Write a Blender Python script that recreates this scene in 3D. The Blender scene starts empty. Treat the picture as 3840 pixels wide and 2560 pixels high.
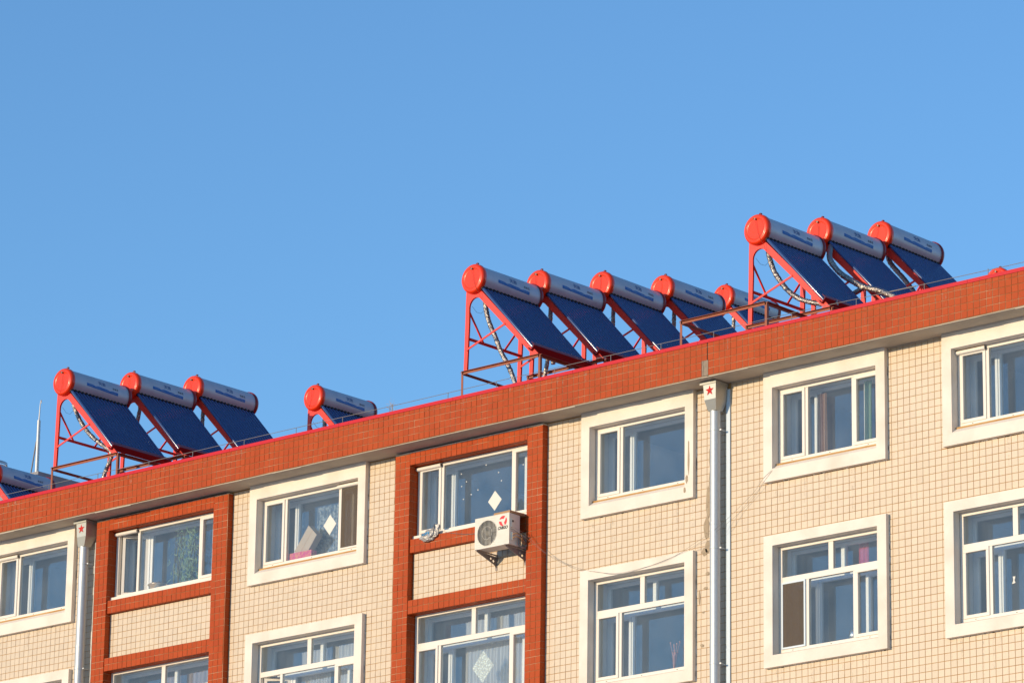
import bpy, bmesh, math, random
from mathutils import Vector, Matrix
R = math.radians
random.seed(7)
S = bpy.context.scene
COL = S.collection

# ------------------------------------------------------------------ camera
yaw, pitch, roll = R(-41.646129), R(16.485036), R(0.839323)
F = Vector((math.sin(yaw)*math.cos(pitch), math.cos(yaw)*math.cos(pitch), math.sin(pitch)))
_r = Vector((math.cos(yaw), -math.sin(yaw), 0)); _u = _r.cross(F)
RT = math.cos(roll)*_r + math.sin(roll)*_u
UP = -math.sin(roll)*_r + math.cos(roll)*_u
CAMP = Vector((42.0, -48.4, 1.6))
cd = bpy.data.cameras.new('camera'); cam = bpy.data.objects.new('camera', cd); COL.objects.link(cam)
cd.sensor_width = 36; cd.lens = 154.3646; cd.clip_start = 0.5; cd.clip_end = 4000
cam.matrix_world = Matrix(((RT.x, UP.x, -F.x, CAMP.x), (RT.y, UP.y, -F.y, CAMP.y), (RT.z, UP.z, -F.z, CAMP.z), (0, 0, 0, 1)))
S.camera = cam

# ------------------------------------------------------------------ light
SUN_EL, SUN_AZ = R(8), R(15)          # 15 degrees left of the facade's normal
w = bpy.data.worlds.new('World'); S.world = w; w.use_nodes = True
nt = w.node_tree; nt.nodes.clear()
sky = nt.nodes.new('ShaderNodeTexSky'); sky.sky_type = 'NISHITA'; sky.sun_disc = False
sky.sun_elevation = SUN_EL; sky.sun_rotation = R(180) + SUN_AZ
sky.air_density = 1.0; sky.dust_density = 0.0; sky.ozone_density = 4.0; sky.altitude = 0
bg = nt.nodes.new('ShaderNodeBackground'); bg.inputs['Strength'].default_value = 0.15
wo = nt.nodes.new('ShaderNodeOutputWorld')
nt.links.new(sky.outputs[0], bg.inputs[0]); nt.links.new(bg.outputs[0], wo.inputs[0])
sl = bpy.data.lights.new('sun', 'SUN'); sl.energy = 2.15; sl.angle = R(0.55); sl.color = (1.0, 0.785, 0.51)
so = bpy.data.objects.new('sun', sl); COL.objects.link(so)
sdir = Vector((-math.sin(SUN_AZ)*math.cos(SUN_EL), -math.cos(SUN_AZ)*math.cos(SUN_EL), math.sin(SUN_EL)))
so.rotation_euler = sdir.to_track_quat('Z', 'Y').to_euler(); so.location = (-20, -60, 40)
S.view_settings.view_transform = 'Standard'; S.view_settings.look = 'None'
S.view_settings.exposure = 0.92; S.view_settings.gamma = 1.0; S.view_settings.use_curve_mapping = False
S.cycles.transparent_max_bounces = 24; S.cycles.max_bounces = 10

# ------------------------------------------------------------------ materials
def mat(name, col, rough=0.6, metal=0.0, spec=0.5, coat=0.0, var=0.0, nscale=6.0, noise=0.0, ncol=None, bump=0.0, bscale=60.0, cr=0.1, island=0.0):
    m = bpy.data.materials.new(name); m.use_nodes = True
    n = m.node_tree; b = n.nodes['Principled BSDF']
    b.inputs['Roughness'].default_value = rough; b.inputs['Metallic'].default_value = metal
    b.inputs['Specular IOR Level'].default_value = spec
    b.inputs['Coat Weight'].default_value = coat; b.inputs['Coat Roughness'].default_value = cr
    rgb = n.nodes.new('ShaderNodeRGB'); rgb.outputs[0].default_value = (*col, 1); src = rgb.outputs[0]
    tc = n.nodes.new('ShaderNodeNewGeometry')
    if noise > 0:
        t = n.nodes.new('ShaderNodeTexNoise'); t.inputs['Scale'].default_value = nscale; t.inputs['Detail'].default_value = 6
        n.links.new(tc.outputs['Position'], t.inputs['Vector'])
        rp = n.nodes.new('ShaderNodeMapRange'); rp.inputs[1].default_value = 0.42; rp.inputs[2].default_value = 0.72
        rp.inputs[3].default_value = 0; rp.inputs[4].default_value = noise; n.links.new(t.outputs[0], rp.inputs[0])
        mx = n.nodes.new('ShaderNodeMix'); mx.data_type = 'RGBA'; n.links.new(rp.outputs[0], mx.inputs[0])
        n.links.new(src, mx.inputs[6]); mx.inputs[7].default_value = (*(ncol or [c*0.6 for c in col]), 1); src = mx.outputs[2]
    if island > 0:
        oi = n.nodes.new('ShaderNodeObjectInfo')
        ad = n.nodes.new('ShaderNodeMath'); ad.operation = 'ADD'
        n.links.new(tc.outputs['Random Per Island'], ad.inputs[0]); n.links.new(oi.outputs['Random'], ad.inputs[1])
        fr = n.nodes.new('ShaderNodeMath'); fr.operation = 'FRACT'; n.links.new(ad.outputs[0], fr.inputs[0])
        mr = n.nodes.new('ShaderNodeMapRange'); mr.inputs[3].default_value = 1 - island; mr.inputs[4].default_value = 1 + island*0.6
        n.links.new(fr.outputs[0], mr.inputs[0])
        hs = n.nodes.new('ShaderNodeHueSaturation'); n.links.new(mr.outputs[0], hs.inputs['Value']); n.links.new(src, hs.inputs['Color'])
        src = hs.outputs[0]
    n.links.new(src, b.inputs['Base Color'])
    if bump > 0:
        t2 = n.nodes.new('ShaderNodeTexNoise'); t2.inputs['Scale'].default_value = bscale; t2.inputs['Detail'].default_value = 4
        n.links.new(tc.outputs['Position'], t2.inputs['Vector'])
        bp = n.nodes.new('ShaderNodeBump'); bp.inputs['Strength'].default_value = bump; bp.inputs['Distance'].default_value = 0.01
        n.links.new(t2.outputs[0], bp.inputs['Height']); n.links.new(bp.outputs[0], b.inputs['Normal'])
    return m
def glass_mat(name, tint, boost=1.0, rough=0.0, dust=0.03):
    m = bpy.data.materials.new(name); m.use_nodes = True; n = m.node_tree; n.nodes.clear()
    o = n.nodes.new('ShaderNodeOutputMaterial'); tr = n.nodes.new('ShaderNodeBsdfTransparent'); gl = n.nodes.new('ShaderNodeBsdfGlossy')
    gl.inputs['Roughness'].default_value = rough; tr.inputs[0].default_value = (*tint, 1)
    fr = n.nodes.new('ShaderNodeFresnel'); fr.inputs[0].default_value = 1.52
    mu = n.nodes.new('ShaderNodeMath'); mu.operation = 'MULTIPLY'; mu.inputs[1].default_value = boost; mu.use_clamp = True
    ge = n.nodes.new('ShaderNodeNewGeometry'); iv = n.nodes.new('ShaderNodeMath'); iv.operation = 'SUBTRACT'; iv.inputs[0].default_value = 1.0; n.links.new(ge.outputs['Backfacing'], iv.inputs[1])
    m2 = n.nodes.new('ShaderNodeMath'); m2.operation = 'MULTIPLY'; n.links.new(fr.outputs[0], m2.inputs[0]); n.links.new(iv.outputs[0], m2.inputs[1])
    ms = n.nodes.new('ShaderNodeMixShader'); n.links.new(m2.outputs[0], mu.inputs[0]); n.links.new(mu.outputs[0], ms.inputs[0])
    n.links.new(tr.outputs[0], ms.inputs[1]); n.links.new(gl.outputs[0], ms.inputs[2])
    df = n.nodes.new('ShaderNodeBsdfDiffuse'); df.inputs[0].default_value = (0.75, 0.78, 0.78, 1); mdf = n.nodes.new('ShaderNodeMixShader')
    t = n.nodes.new('ShaderNodeTexNoise'); t.inputs['Scale'].default_value = 2.5; n.links.new(ge.outputs['Position'], t.inputs['Vector'])
    mr = n.nodes.new('ShaderNodeMapRange'); mr.inputs[1].default_value = .3; mr.inputs[2].default_value = .7; mr.inputs[3].default_value = dust*.6; mr.inputs[4].default_value = dust*1.4
    n.links.new(t.outputs[0], mr.inputs[0]); n.links.new(mr.outputs[0], mdf.inputs[0])
    n.links.new(ms.outputs[0], mdf.inputs[1]); n.links.new(df.outputs[0], mdf.inputs[2]); n.links.new(mdf.outputs[0], o.inputs[0])
    return m
def sheer_mat(name, col, alpha, scale=None, col2=None):
    m = bpy.data.materials.new(name); m.use_nodes = True; n = m.node_tree; n.nodes.clear()
    o = n.nodes.new('ShaderNodeOutputMaterial'); tr = n.nodes.new('ShaderNodeBsdfTransparent'); df = n.nodes.new('ShaderNodeBsdfDiffuse')
    tl = n.nodes.new('ShaderNodeBsdfTranslucent'); tl.inputs[0].default_value = (*col, 1); df.inputs[0].default_value = (*col, 1)
    m1 = n.nodes.new('ShaderNodeMixShader'); m1.inputs[0].default_value = 0.3; n.links.new(df.outputs[0], m1.inputs[1]); n.links.new(tl.outputs[0], m1.inputs[2])
    ms = n.nodes.new('ShaderNodeMixShader'); ms.inputs[0].default_value = alpha
    if scale:
        g = n.nodes.new('ShaderNodeNewGeometry'); t = n.nodes.new('ShaderNodeTexVoronoi'); t.inputs['Scale'].default_value = scale
        n.links.new(g.outputs['Position'], t.inputs['Vector'])
        mr = n.nodes.new('ShaderNodeMapRange'); mr.inputs[1].default_value = 0.15; mr.inputs[2].default_value = 0.6; mr.inputs[3].default_value = min(1, alpha*1.5); mr.inputs[4].default_value = alpha*0.45
        n.links.new(t.outputs['Distance'], mr.inputs[0]); n.links.new(mr.outputs[0], ms.inputs[0])
    if col2:
        g = n.nodes.new('ShaderNodeNewGeometry'); t = n.nodes.new('ShaderNodeTexWave'); t.inputs['Scale'].default_value = 30; t.inputs['Distortion'].default_value = 1.5
        n.links.new(g.outputs['Position'], t.inputs['Vector']); mx = n.nodes.new('ShaderNodeMix'); mx.data_type = 'RGBA'
        n.links.new(t.outputs[0], mx.inputs[0]); mx.inputs[6].default_value = (*col, 1); mx.inputs[7].default_value = (*col2, 1)
        n.links.new(mx.outputs[2], df.inputs[0]); n.links.new(mx.outputs[2], tl.inputs[0])
    n.links.new(tr.outputs[0], ms.inputs[1]); n.links.new(m1.outputs[0], ms.inputs[2]); n.links.new(ms.outputs[0], o.inputs[0])
    return m

M = {}
M['cream'] = mat('cream_tile', (0.63, 0.515, 0.385), 0.42, noise=0.35, nscale=0.9, ncol=(0.61, 0.475, 0.32), island=0.045, bump=0.02, bscale=25)
M['grout'] = mat('brown_grout', (0.42, 0.22, 0.065), 0.9, noise=0.8, nscale=2.3, ncol=(0.55, 0.36, 0.17))
M['red'] = mat('red_tile', (0.42, 0.063, 0.010), 0.5, spec=0.15, noise=0.45, nscale=1.3, ncol=(0.35, 0.040, 0.008), island=0.07, bump=0.02, bscale=25)
M['redgrout'] = mat('red_tile_grout', (0.30, 0.13, 0.05), 0.9, noise=1.0, nscale=2.0, ncol=(0.62, 0.42, 0.26))
M['plaster'] = mat('painted_plaster', (0.80, 0.715, 0.62), 0.75, noise=0.6, nscale=2.2, ncol=(0.62, 0.53, 0.43), bump=0.25, bscale=40)
M['concrete'] = mat('soffit_concrete', (0.50, 0.43, 0.34), 0.85, noise=0.6, nscale=2.5, ncol=(0.36, 0.30, 0.24), bump=0.4, bscale=30)
M['lightcon'] = mat('chipped_render', (0.66, 0.60, 0.50), 0.85, noise=0.6, nscale=9, ncol=(0.4, 0.34, 0.27), bump=0.5, bscale=50)
M['patch'] = mat('bare_render', (0.30, 0.23, 0.17), 0.9, noise=0.5, nscale=20, bump=0.6)
M['stain'] = mat('damp_stain', (0.36, 0.275, 0.185), 0.9, noise=0.5, nscale=14, ncol=(0.46, 0.37, 0.26))
def spotty(m, scale, lo, hi):
    n = m.node_tree; b = n.nodes['Principled BSDF']; g_ = n.nodes.new('ShaderNodeNewGeometry'); t = n.nodes.new('ShaderNodeTexNoise')
    t.inputs['Scale'].default_value = scale; t.inputs['Detail'].default_value = 8; t.inputs['Roughness'].default_value = .7; n.links.new(g_.outputs['Position'], t.inputs['Vector'])
    mr = n.nodes.new('ShaderNodeMapRange'); mr.inputs[1].default_value = lo; mr.inputs[2].default_value = hi; n.links.new(t.outputs[0], mr.inputs[0]); n.links.new(mr.outputs[0], b.inputs['Alpha'])
spotty(M['stain'], 9, .30, .44)
M['streak'] = mat('rain_streak', (0.50, 0.42, 0.32), 0.9)
M['pvc'] = mat('white_pvc', (0.78, 0.715, 0.63), 0.35, noise=0.15, nscale=8, ncol=(0.7, 0.63, 0.52))
M['pvcblue'] = mat('white_pvc_screen_frame', (0.62, 0.70, 0.76), 0.4)
M['inner'] = mat('inner_window_pvc', (0.78, 0.77, 0.75), 0.4)
M['lining'] = mat('reveal_paint', (0.62, 0.62, 0.60), 0.7, noise=0.3, nscale=5)
M['room'] = mat('room_paint', (0.42, 0.42, 0.40), 0.8)
M['floor'] = mat('room_floor', (0.16, 0.12, 0.08), 0.5)
M['glass'] = glass_mat('window_glass', (0.95, 0.975, 0.985), 1.8, dust=0.026)
M['glass2'] = glass_mat('inner_glass', (0.94, 0.965, 0.975), 3.3, dust=0.015)
M['screen'] = sheer_mat('insect_mesh', (0.20, 0.16, 0.13), 0.62)
M['coping'] = mat('crimson_coping', (0.56, 0.008, 0.020), 0.5, spec=0.25, noise=0.2, nscale=2, ncol=(0.5, 0.015, 0.03))
M['roof'] = mat('red_roof_sheet', (0.42, 0.02, 0.03), 0.45)
M['iron'] = mat('brown_angle_iron', (0.30, 0.075, 0.030), 0.6, noise=0.7, nscale=9, ncol=(0.20, 0.06, 0.03), bump=0.2)
M['redpaint'] = mat('red_frame_paint', (0.85, 0.050, 0.026), 0.4, noise=0.15, nscale=4)
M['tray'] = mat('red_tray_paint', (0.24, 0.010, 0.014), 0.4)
M['cap'] = mat('orange_red_cap', (0.88, 0.048, 0.009), 0.30, spec=0.35, coat=0.12, noise=0.25, nscale=5, cr=0.12, island=0.08)
M['tank'] = mat('white_tank_steel', (0.50, 0.52, 0.56), 0.42, metal=0.2, noise=0.3, nscale=4, island=0.08)
M['tube'] = mat('vacuum_tube_glass', (0.030, 0.070, 0.205), 0.22, coat=0.6, cr=0.14)
M['rubber'] = mat('black_rubber', (0.012, 0.012, 0.014), 0.6)
M['ribbon'] = mat('blue_print', (0.012, 0.13, 0.42), 0.5)
M['ink'] = mat('blue_ink', (0.012, 0.09, 0.26), 0.5)
M['black'] = mat('black_print', (0.03, 0.03, 0.035), 0.5)
M['white'] = mat('white_print', (0.16, 0.32, 0.52), 0.5)
M['brass'] = mat('dull_brass', (0.25, 0.20, 0.14), 0.35, metal=0.8)
M['redcap'] = mat('maroon_plastic', (0.28, 0.02, 0.03), 0.5)
M['foil'] = mat('aluminium_foil', (0.40, 0.36, 0.33), 0.38, metal=0.95, noise=0.6, nscale=14, ncol=(0.30,0.26,0.23), bump=1.0, bscale=55)
M['galv'] = mat('galvanised_steel', (0.52, 0.54, 0.55), 0.52, metal=0.6, noise=0.5, nscale=22, ncol=(0.45, 0.46, 0.47), bump=0.08, bscale=12)
M['hopper'] = mat('galvanised_hopper', (0.42, 0.42, 0.39), 0.45, metal=0.55, noise=0.5, nscale=14, ncol=(0.42, 0.40, 0.34))
M['star'] = mat('star_red', (0.62, 0.02, 0.015), 0.45)
M['conduit'] = mat('pale_conduit', (0.60, 0.70, 0.78), 0.4)
M['ac'] = mat('ac_casing', (0.70, 0.66, 0.58), 0.5, noise=0.3, nscale=9, ncol=(0.55, 0.50, 0.42))
M['acdark'] = mat('ac_dark', (0.05, 0.045, 0.04), 0.6)
M['fan'] = mat('fan_plastic', (0.13, 0.115, 0.09), 0.6)
M['bracket'] = mat('bracket_steel', (0.30, 0.24, 0.21), 0.6, noise=0.5, nscale=12)
M['card'] = mat('cardboard', (0.42, 0.24, 0.12), 0.85, noise=0.3, nscale=8)
M['card2'] = mat('pale_cardboard', (0.50, 0.40, 0.31), 0.85, noise=0.2, nscale=8)
M['logo'] = mat('logo_red', (0.80, 0.02, 0.03), 0.5)
M['copper'] = mat('insulated_copper', (0.45, 0.25, 0.12), 0.5)
M['cable'] = mat('grey_cable', (0.22, 0.19, 0.17), 0.7)
M['wire'] = mat('steel_wire', (0.22, 0.21, 0.21), 0.6)
M['string'] = mat('brown_string', (0.20, 0.05, 0.02), 0.8)
M['bluewire'] = mat('blue_wire', (0.03, 0.12, 0.22), 0.6)
M['paper'] = mat('white_paper', (0.70, 0.68, 0.62), 0.7)
M['frost'] = sheer_mat('frost_film', (0.75, 0.85, 0.85), 0.6, 30)
M['lace'] = sheer_mat('lace', (0.86, 0.82, 0.72), 0.62, 16)
M['curtain'] = sheer_mat('pale_curtain', (0.92, 0.82, 0.74), 0.95)
M['pinkcurtain'] = sheer_mat('pink_curtain', (0.60, 0.36, 0.34), 0.8, None, (0.75, 0.6, 0.5))
M['brownc'] = sheer_mat('striped_curtain', (0.42, 0.22, 0.12), 1.0, None, (0.72, 0.50, 0.34))
M['greenc'] = sheer_mat('green_curtain', (0.08, 0.42, 0.34), 0.95, None, (0.65, 0.68, 0.5))
M['gift'] = mat('pink_wrap', (0.62, 0.05, 0.20), 0.3, noise=0.9, nscale=24, ncol=(0.75, 0.35, 0.12))
M['leaf'] = mat('bamboo_leaf', (0.15, 0.24, 0.11), 0.5, island=0.4)
M['stem'] = mat('bamboo_stem', (0.10, 0.09, 0.05), 0.6)
M['steel'] = mat('steel_pot', (0.75, 0.72, 0.66), 0.25, metal=0.9)
M['foilbag'] = mat('plastic_bag', (0.42, 0.40, 0.38), 0.35, metal=0.3, bump=1.0, bscale=50, noise=0.5, nscale=25)
M['bagblue'] = mat('bag_blue', (0.02, 0.20, 0.40), 0.4)
M['dry'] = mat('dry_grass', (0.40, 0.30, 0.18), 0.8, island=0.3)
M['ground'] = mat('ground', (0.44, 0.43, 0.43), 0.9, noise=0.5, nscale=0.05, ncol=(0.38, 0.36, 0.34))
M['grey'] = mat('grey_render', (0.30, 0.30, 0.31), 0.85, noise=0.4, nscale=3)
M['redthing'] = mat('red_cloth', (0.60, 0.02, 0.05), 0.7)

# ------------------------------------------------------------------ mesh helpers
class MB:
    def __init__(s): s.v = []; s.f = []; s.mi = []; s.sm = []
    def add(s, vs, fs, mi=0, smooth=False):
        o = len(s.v); s.v += [tuple(p) for p in vs]; s.f += [tuple(i+o for i in f) for f in fs]
        s.mi += [mi]*len(fs); s.sm += [smooth]*len(fs)
    def box(s, x0, x1, y0, y1, z0, z1, mi=0):
        v = [(x0,y0,z0),(x1,y0,z0),(x1,y1,z0),(x0,y1,z0),(x0,y0,z1),(x1,y0,z1),(x1,y1,z1),(x0,y1,z1)]
        s.add(v, [(0,3,2,1),(4,5,6,7),(0,1,5,4),(1,2,6,5),(2,3,7,6),(3,0,4,7)], mi)
    def bbox(s, x0, x1, y0, y1, z0, z1, c=0.004, mi=0):
        # box with its front (-y) face chamfered
        v = [(x0,y0+c,z0),(x1,y0+c,z0),(x1,y0+c,z1),(x0,y0+c,z1),(x0+c,y0,z0+c),(x1-c,y0,z0+c),(x1-c,y0,z1-c),(x0+c,y0,z1-c),(x0,y1,z0),(x1,y1,z0),(x1,y1,z1),(x0,y1,z1)]
        s.add(v, [(4,5,6,7),(0,1,5,4),(1,2,6,5),(2,3,7,6),(3,0,4,7),(0,8,9,1),(1,9,10,2),(2,10,11,3),(3,11,8,0),(8,11,10,9)], mi)
    def obox(s, c, ax, ay, az, mi=0):
        c = Vector(c); v = [c+i*ax+j*ay+k*az for k in (-1,1) for i, j in ((-1,-1),(1,-1),(1,1),(-1,1))]
        s.add(v, [(0,3,2,1),(4,5,6,7),(0,1,5,4),(1,2,6,5),(2,3,7,6),(3,0,4,7)], mi)
    def bar(s, a, b, w, h, mi=0, up=(0,0,1)):
        a, b = Vector(a), Vector(b); d = b-a; L = d.length; d.normalize()
        u = Vector(up)
        if abs(d.dot(u)) > .95: u = Vector((0,1,0))
        x = d.cross(u).normalized(); y = x.cross(d)
        s.obox((a+b)/2, d*L/2, x*w/2, y*h/2, mi)
    def angle(s, a, b, w, t=0.006, up=(0,0,1), side=1, mi=0):
        # L-section steel angle
        a, b = Vector(a), Vector(b); d = (b-a); L = d.length; d.normalize(); u = Vector(up)
        if abs(d.dot(u)) > .95: u = Vector((0,1,0))
        x = d.cross(u).normalized()*side; y = u - d*u.dot(d); y.normalize(); c = (a+b)/2
        s.obox(c+x*w/2, d*L/2, x*w/2, y*t/2, mi); s.obox(c-y*w/2, d*L/2, x*t/2, y*w/2, mi)
    def tube(s, pts, r, n=8, mi=0, caps=True, smooth=True):
        pts = [Vector(p) for p in pts]; rs = r if isinstance(r, (list, tuple)) else [r]*len(pts)
        rings = []; pu = None
        for i, p in enumerate(pts):
            d = (pts[min(i+1, len(pts)-1)]-pts[max(i-1, 0)]).normalized()
            u = pu if pu is not None else (Vector((0,0,1)) if abs(d.z) < .9 else Vector((0,1,0)))
            x = d.cross(u)
            if x.length < 1e-6: x = d.cross(Vector((1,0,0)))
            x.normalize(); y = x.cross(d).normalized(); pu = y
            rings.append([p+rs[i]*(math.cos(2*math.pi*k/n)*x+math.sin(2*math.pi*k/n)*y) for k in range(n)])
        vs = [q for g in rings for q in g]; fs = []
        for i in range(len(pts)-1):
            for k in range(n):
                a = i*n+k; b = i*n+(k+1) % n; fs.append((a, b, b+n, a+n))
        s.add(vs, fs, mi, smooth)
        if caps:
            s.add(rings[0], [tuple(range(n-1, -1, -1))], mi); s.add(rings[-1], [tuple(range(n))], mi)
    def lathe(s, prof, n=40, axis='y', c=(0,0,0), mi=0, smooth=True):
        c = Vector(c); vs = []
        for (r, t) in prof:
            for k in range(n):
                a = 2*math.pi*k/n
                if axis == 'y': vs.append(c+Vector((r*math.cos(a), t, r*math.sin(a))))
                else: vs.append(c+Vector((r*math.cos(a), r*math.sin(a), t)))
        fs = []
        for i in range(len(prof)-1):
            for k in range(n):
                a = i*n+k; b = i*n+(k+1) % n; fs.append((a, a+n, b+n, b) if axis == 'y' else (a, b, b+n, a+n))
        s.add(vs, fs, mi, smooth)
    def mesh(s, name, mats):
        me = bpy.data.meshes.new(name); me.from_pydata(s.v, [], s.f)
        for m in (mats if isinstance(mats, (list, tuple)) else [mats]): me.materials.append(m)
        me.polygons.foreach_set('material_index', s.mi); me.polygons.foreach_set('use_smooth', s.sm); me.update()
        return me
    def build(s, name, mats, parent=None):
        return link(name, s.mesh(name, mats), parent)
def link(name, me, parent=None):
    o = bpy.data.objects.new(name, me); COL.objects.link(o)
    if parent: o.parent = parent
    return o
def tag(o, label=None, cat=None, group=None, kind=None):
    if label: o['label'] = label
    if cat: o['category'] = cat
    if group: o['group'] = group
    if kind: o['kind'] = kind
    return o
def thing(name, loc, label, cat, group=None):
    o = bpy.data.objects.new(name, None); o.location = loc; COL.objects.link(o); o.empty_display_size = 0.1
    return tag(o, label, cat, group)
def rel(parent, p): return Vector(p)-Vector(parent.location)
def cut(rects, holes):
    for h in holes:
        out = []
        for (a, b, c, d) in rects:
            if h[0] >= b or h[1] <= a or h[2] >= d or h[3] <= c: out.append((a, b, c, d)); continue
            if c < h[2]: out.append((a, b, c, h[2]))
            if d > h[3]: out.append((a, b, h[3], d))
            z0, z1 = max(c, h[2]), min(d, h[3])
            if a < h[0]: out.append((a, h[0], z0, z1))
            if b > h[1]: out.append((h[1], b, z0, z1))
        rects = out
    return rects
def prism(outline, holes, depth, name, m, bevel=0.0):
    # flat sheet outline in x-z with holes, given thickness along y (centred)
    cu = bpy.data.curves.new(name, 'CURVE'); cu.dimensions = '2D'; cu.fill_mode = 'BOTH'; cu.extrude = depth/2
    for pl in [outline]+holes:
        sp = cu.splines.new('POLY'); sp.points.add(len(pl)-1); sp.use_cyclic_u = True
        for i, (x, z) in enumerate(pl): sp.points[i].co = (x, z, 0, 1)
    o = bpy.data.objects.new(name, cu); COL.objects.link(o)
    dg = bpy.context.evaluated_depsgraph_get(); me = bpy.data.meshes.new_from_object(o.evaluated_get(dg))
    bpy.data.objects.remove(o); bpy.data.curves.remove(cu)
    me.transform(Matrix.Rotation(R(90), 4, 'X')); me.name = name; me.materials.clear(); me.materials.append(m)
    return me
def text_mesh(body, size, m, name='lettering', extrude=0.0, shear=0.0, sx=1.0, bold=0.0):
    cu = bpy.data.curves.new(name, 'FONT'); cu.body = body; cu.size = size; cu.extrude = extrude; cu.shear = shear
    cu.align_x = 'CENTER'; cu.align_y = 'CENTER'; cu.offset = bold
    o = bpy.data.objects.new(name, cu); COL.objects.link(o)
    dg = bpy.context.evaluated_depsgraph_get(); me = bpy.data.meshes.new_from_object(o.evaluated_get(dg))
    bpy.data.objects.remove(o); bpy.data.curves.remove(cu)
    me.transform(Matrix.Scale(sx, 4, Vector((1,0,0)))); me.materials.clear(); me.materials.append(m)
    return me
def proj(p):
    d = Vector(p)-CAMP; z = d.dot(F); return 0.5+4.28790*d.dot(RT)/z, 0.5-4.28790*1.5*d.dot(UP)/z, z

# ------------------------------------------------------------------ ground
g = MB(); g.add([(-1500,-1500,0),(1500,-1500,0),(1500,1500,0),(-1500,1500,0)], [(0,1,2,3)])
tag(g.build('ground', M['ground']), 'flat ground in front of the apartment block', kind='structure')
del g

# ------------------------------------------------------------------ building
P = 0.108; TW = 0.1008; GY = 0.004
B = thing('apartment_building', (0,0,0), 'cream tiled apartment block with red tiled parapet, red window bays and white window surrounds', 'building')
ZS = 19.35
# windows: x left, x right, small-pane mullion, right mullion, row, kind
WIN = [
 dict(n='Z', x=(-12.69,-10.82), a=-12.16, b=None), dict(n='A', x=(-6.40,-4.165), a=-5.882, b=-4.692),
 dict(n='B', x=(0.61,2.46), a=1.115, b=None), dict(n='C', x=(4.09,5.962), a=4.602, b=5.445), dict(n='D', x=(7.283,9.155), a=7.795, b=8.64),
 dict(n='P', x=(-9.79,-7.345), a=-9.262, b=-7.815, bay=1), dict(n='Q', x=(-3.015,-0.60), a=-2.50, b=-1.045, bay=1)]
HOLES = []
for W in WIN:
    HOLES.append((W['x'][0]-.012, W['x'][1]+.012, 17.97, 19.118)); HOLES.append((W['x'][0]-.012, W['x'][1]+.012, 15.125, 16.758))
wl = MB(); X0, X1 = -26.0, 12.0
for (a, b, c, d) in cut([(X0, X1, 14.0, ZS)], HOLES): wl.box(a, b, GY, 0.46, c, d)
wl.box(X0, X1, GY, 0.46, 12.6, 14.0); wl.box(X0, X1, GY-.01, 0.46, 0, 12.598, 1)
wall = wl.build('wall', [M['grout'], M['cream']], B)
bk = MB(); bk.box(X0, X0+.3, .46, 15, 0, 21.0); bk.box(X1-.3, X1, .46, 15, 0, 21.0); bk.box(X0, X1, 14.7, 15, 0, 22.4)
bk.build('side_wall', M['plaster'], B)
# roof: red sheet rising from the parapet
rf = MB(); rf.add([(X0,-.44,19.87),(X1,-.44,19.87),(X1,.35,19.87),(X0,.35,19.87),(X1,15,22.75),(X0,15,22.75)], [(0,1,2,3),(3,2,4,5)])
for i in range(int((X1-X0)/0.6)):
    x = X0+.3+i*.6; rf.bar((x,.35,19.885),(x,15,22.765), .03, .03)
rf.build('roof', M['roof'], B)
# parapet in two lengths with the movement joint between them
JX = 3.211
pa = MB()
for a, b in ((X0, JX-.007), (JX+.007, X1)):
    pa.box(a, b, -.476, -.30, ZS+.002, 19.86)
    pa.box(a, b, -.470, 0.0, ZS, ZS+.10)
parapet = pa.build('parapet', [M['redgrout']], B)
sf = MB()
for a, b in ((X0, JX-.009), (JX+.009, X1)):
    sf.box(a, b, -.466, 0.003, ZS-.012, ZS-.001)
sf.build('soffit', M['concrete'], B)
# ragged render lip under the tile edge
lp = MB(); x = X0
while x < X1:
    L = random.uniform(.25, .9); h = random.choice((.002, .004, .007, .011)); random.random() < .35 and lp.box(x, min(x+L-.004, X1), -.474, -.43, ZS-.013-h, ZS-.0125); x += L
lip = lp.build('soffit_edge', M['concrete'], B); tag(lip, kind='stuff')
# coping sheets
x = X0
while x < X1:
    L = 2.42; cp = MB(); cp.box(x, x+L-.004, -.492, -.484, 19.848, 19.902); cp.box(x, x+L-.004, -.484, -.27, 19.894, 19.902); cp.box(x, x+L-.004, -.278, -.27, 19.86, 19.894)
    for k in range(3): cp.box(x+.2+k*.8, x+.212+k*.8, -.496, -.492, 19.864, 19.876)
    cp.build('coping_sheet', M['coping'], B); x += L

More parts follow.
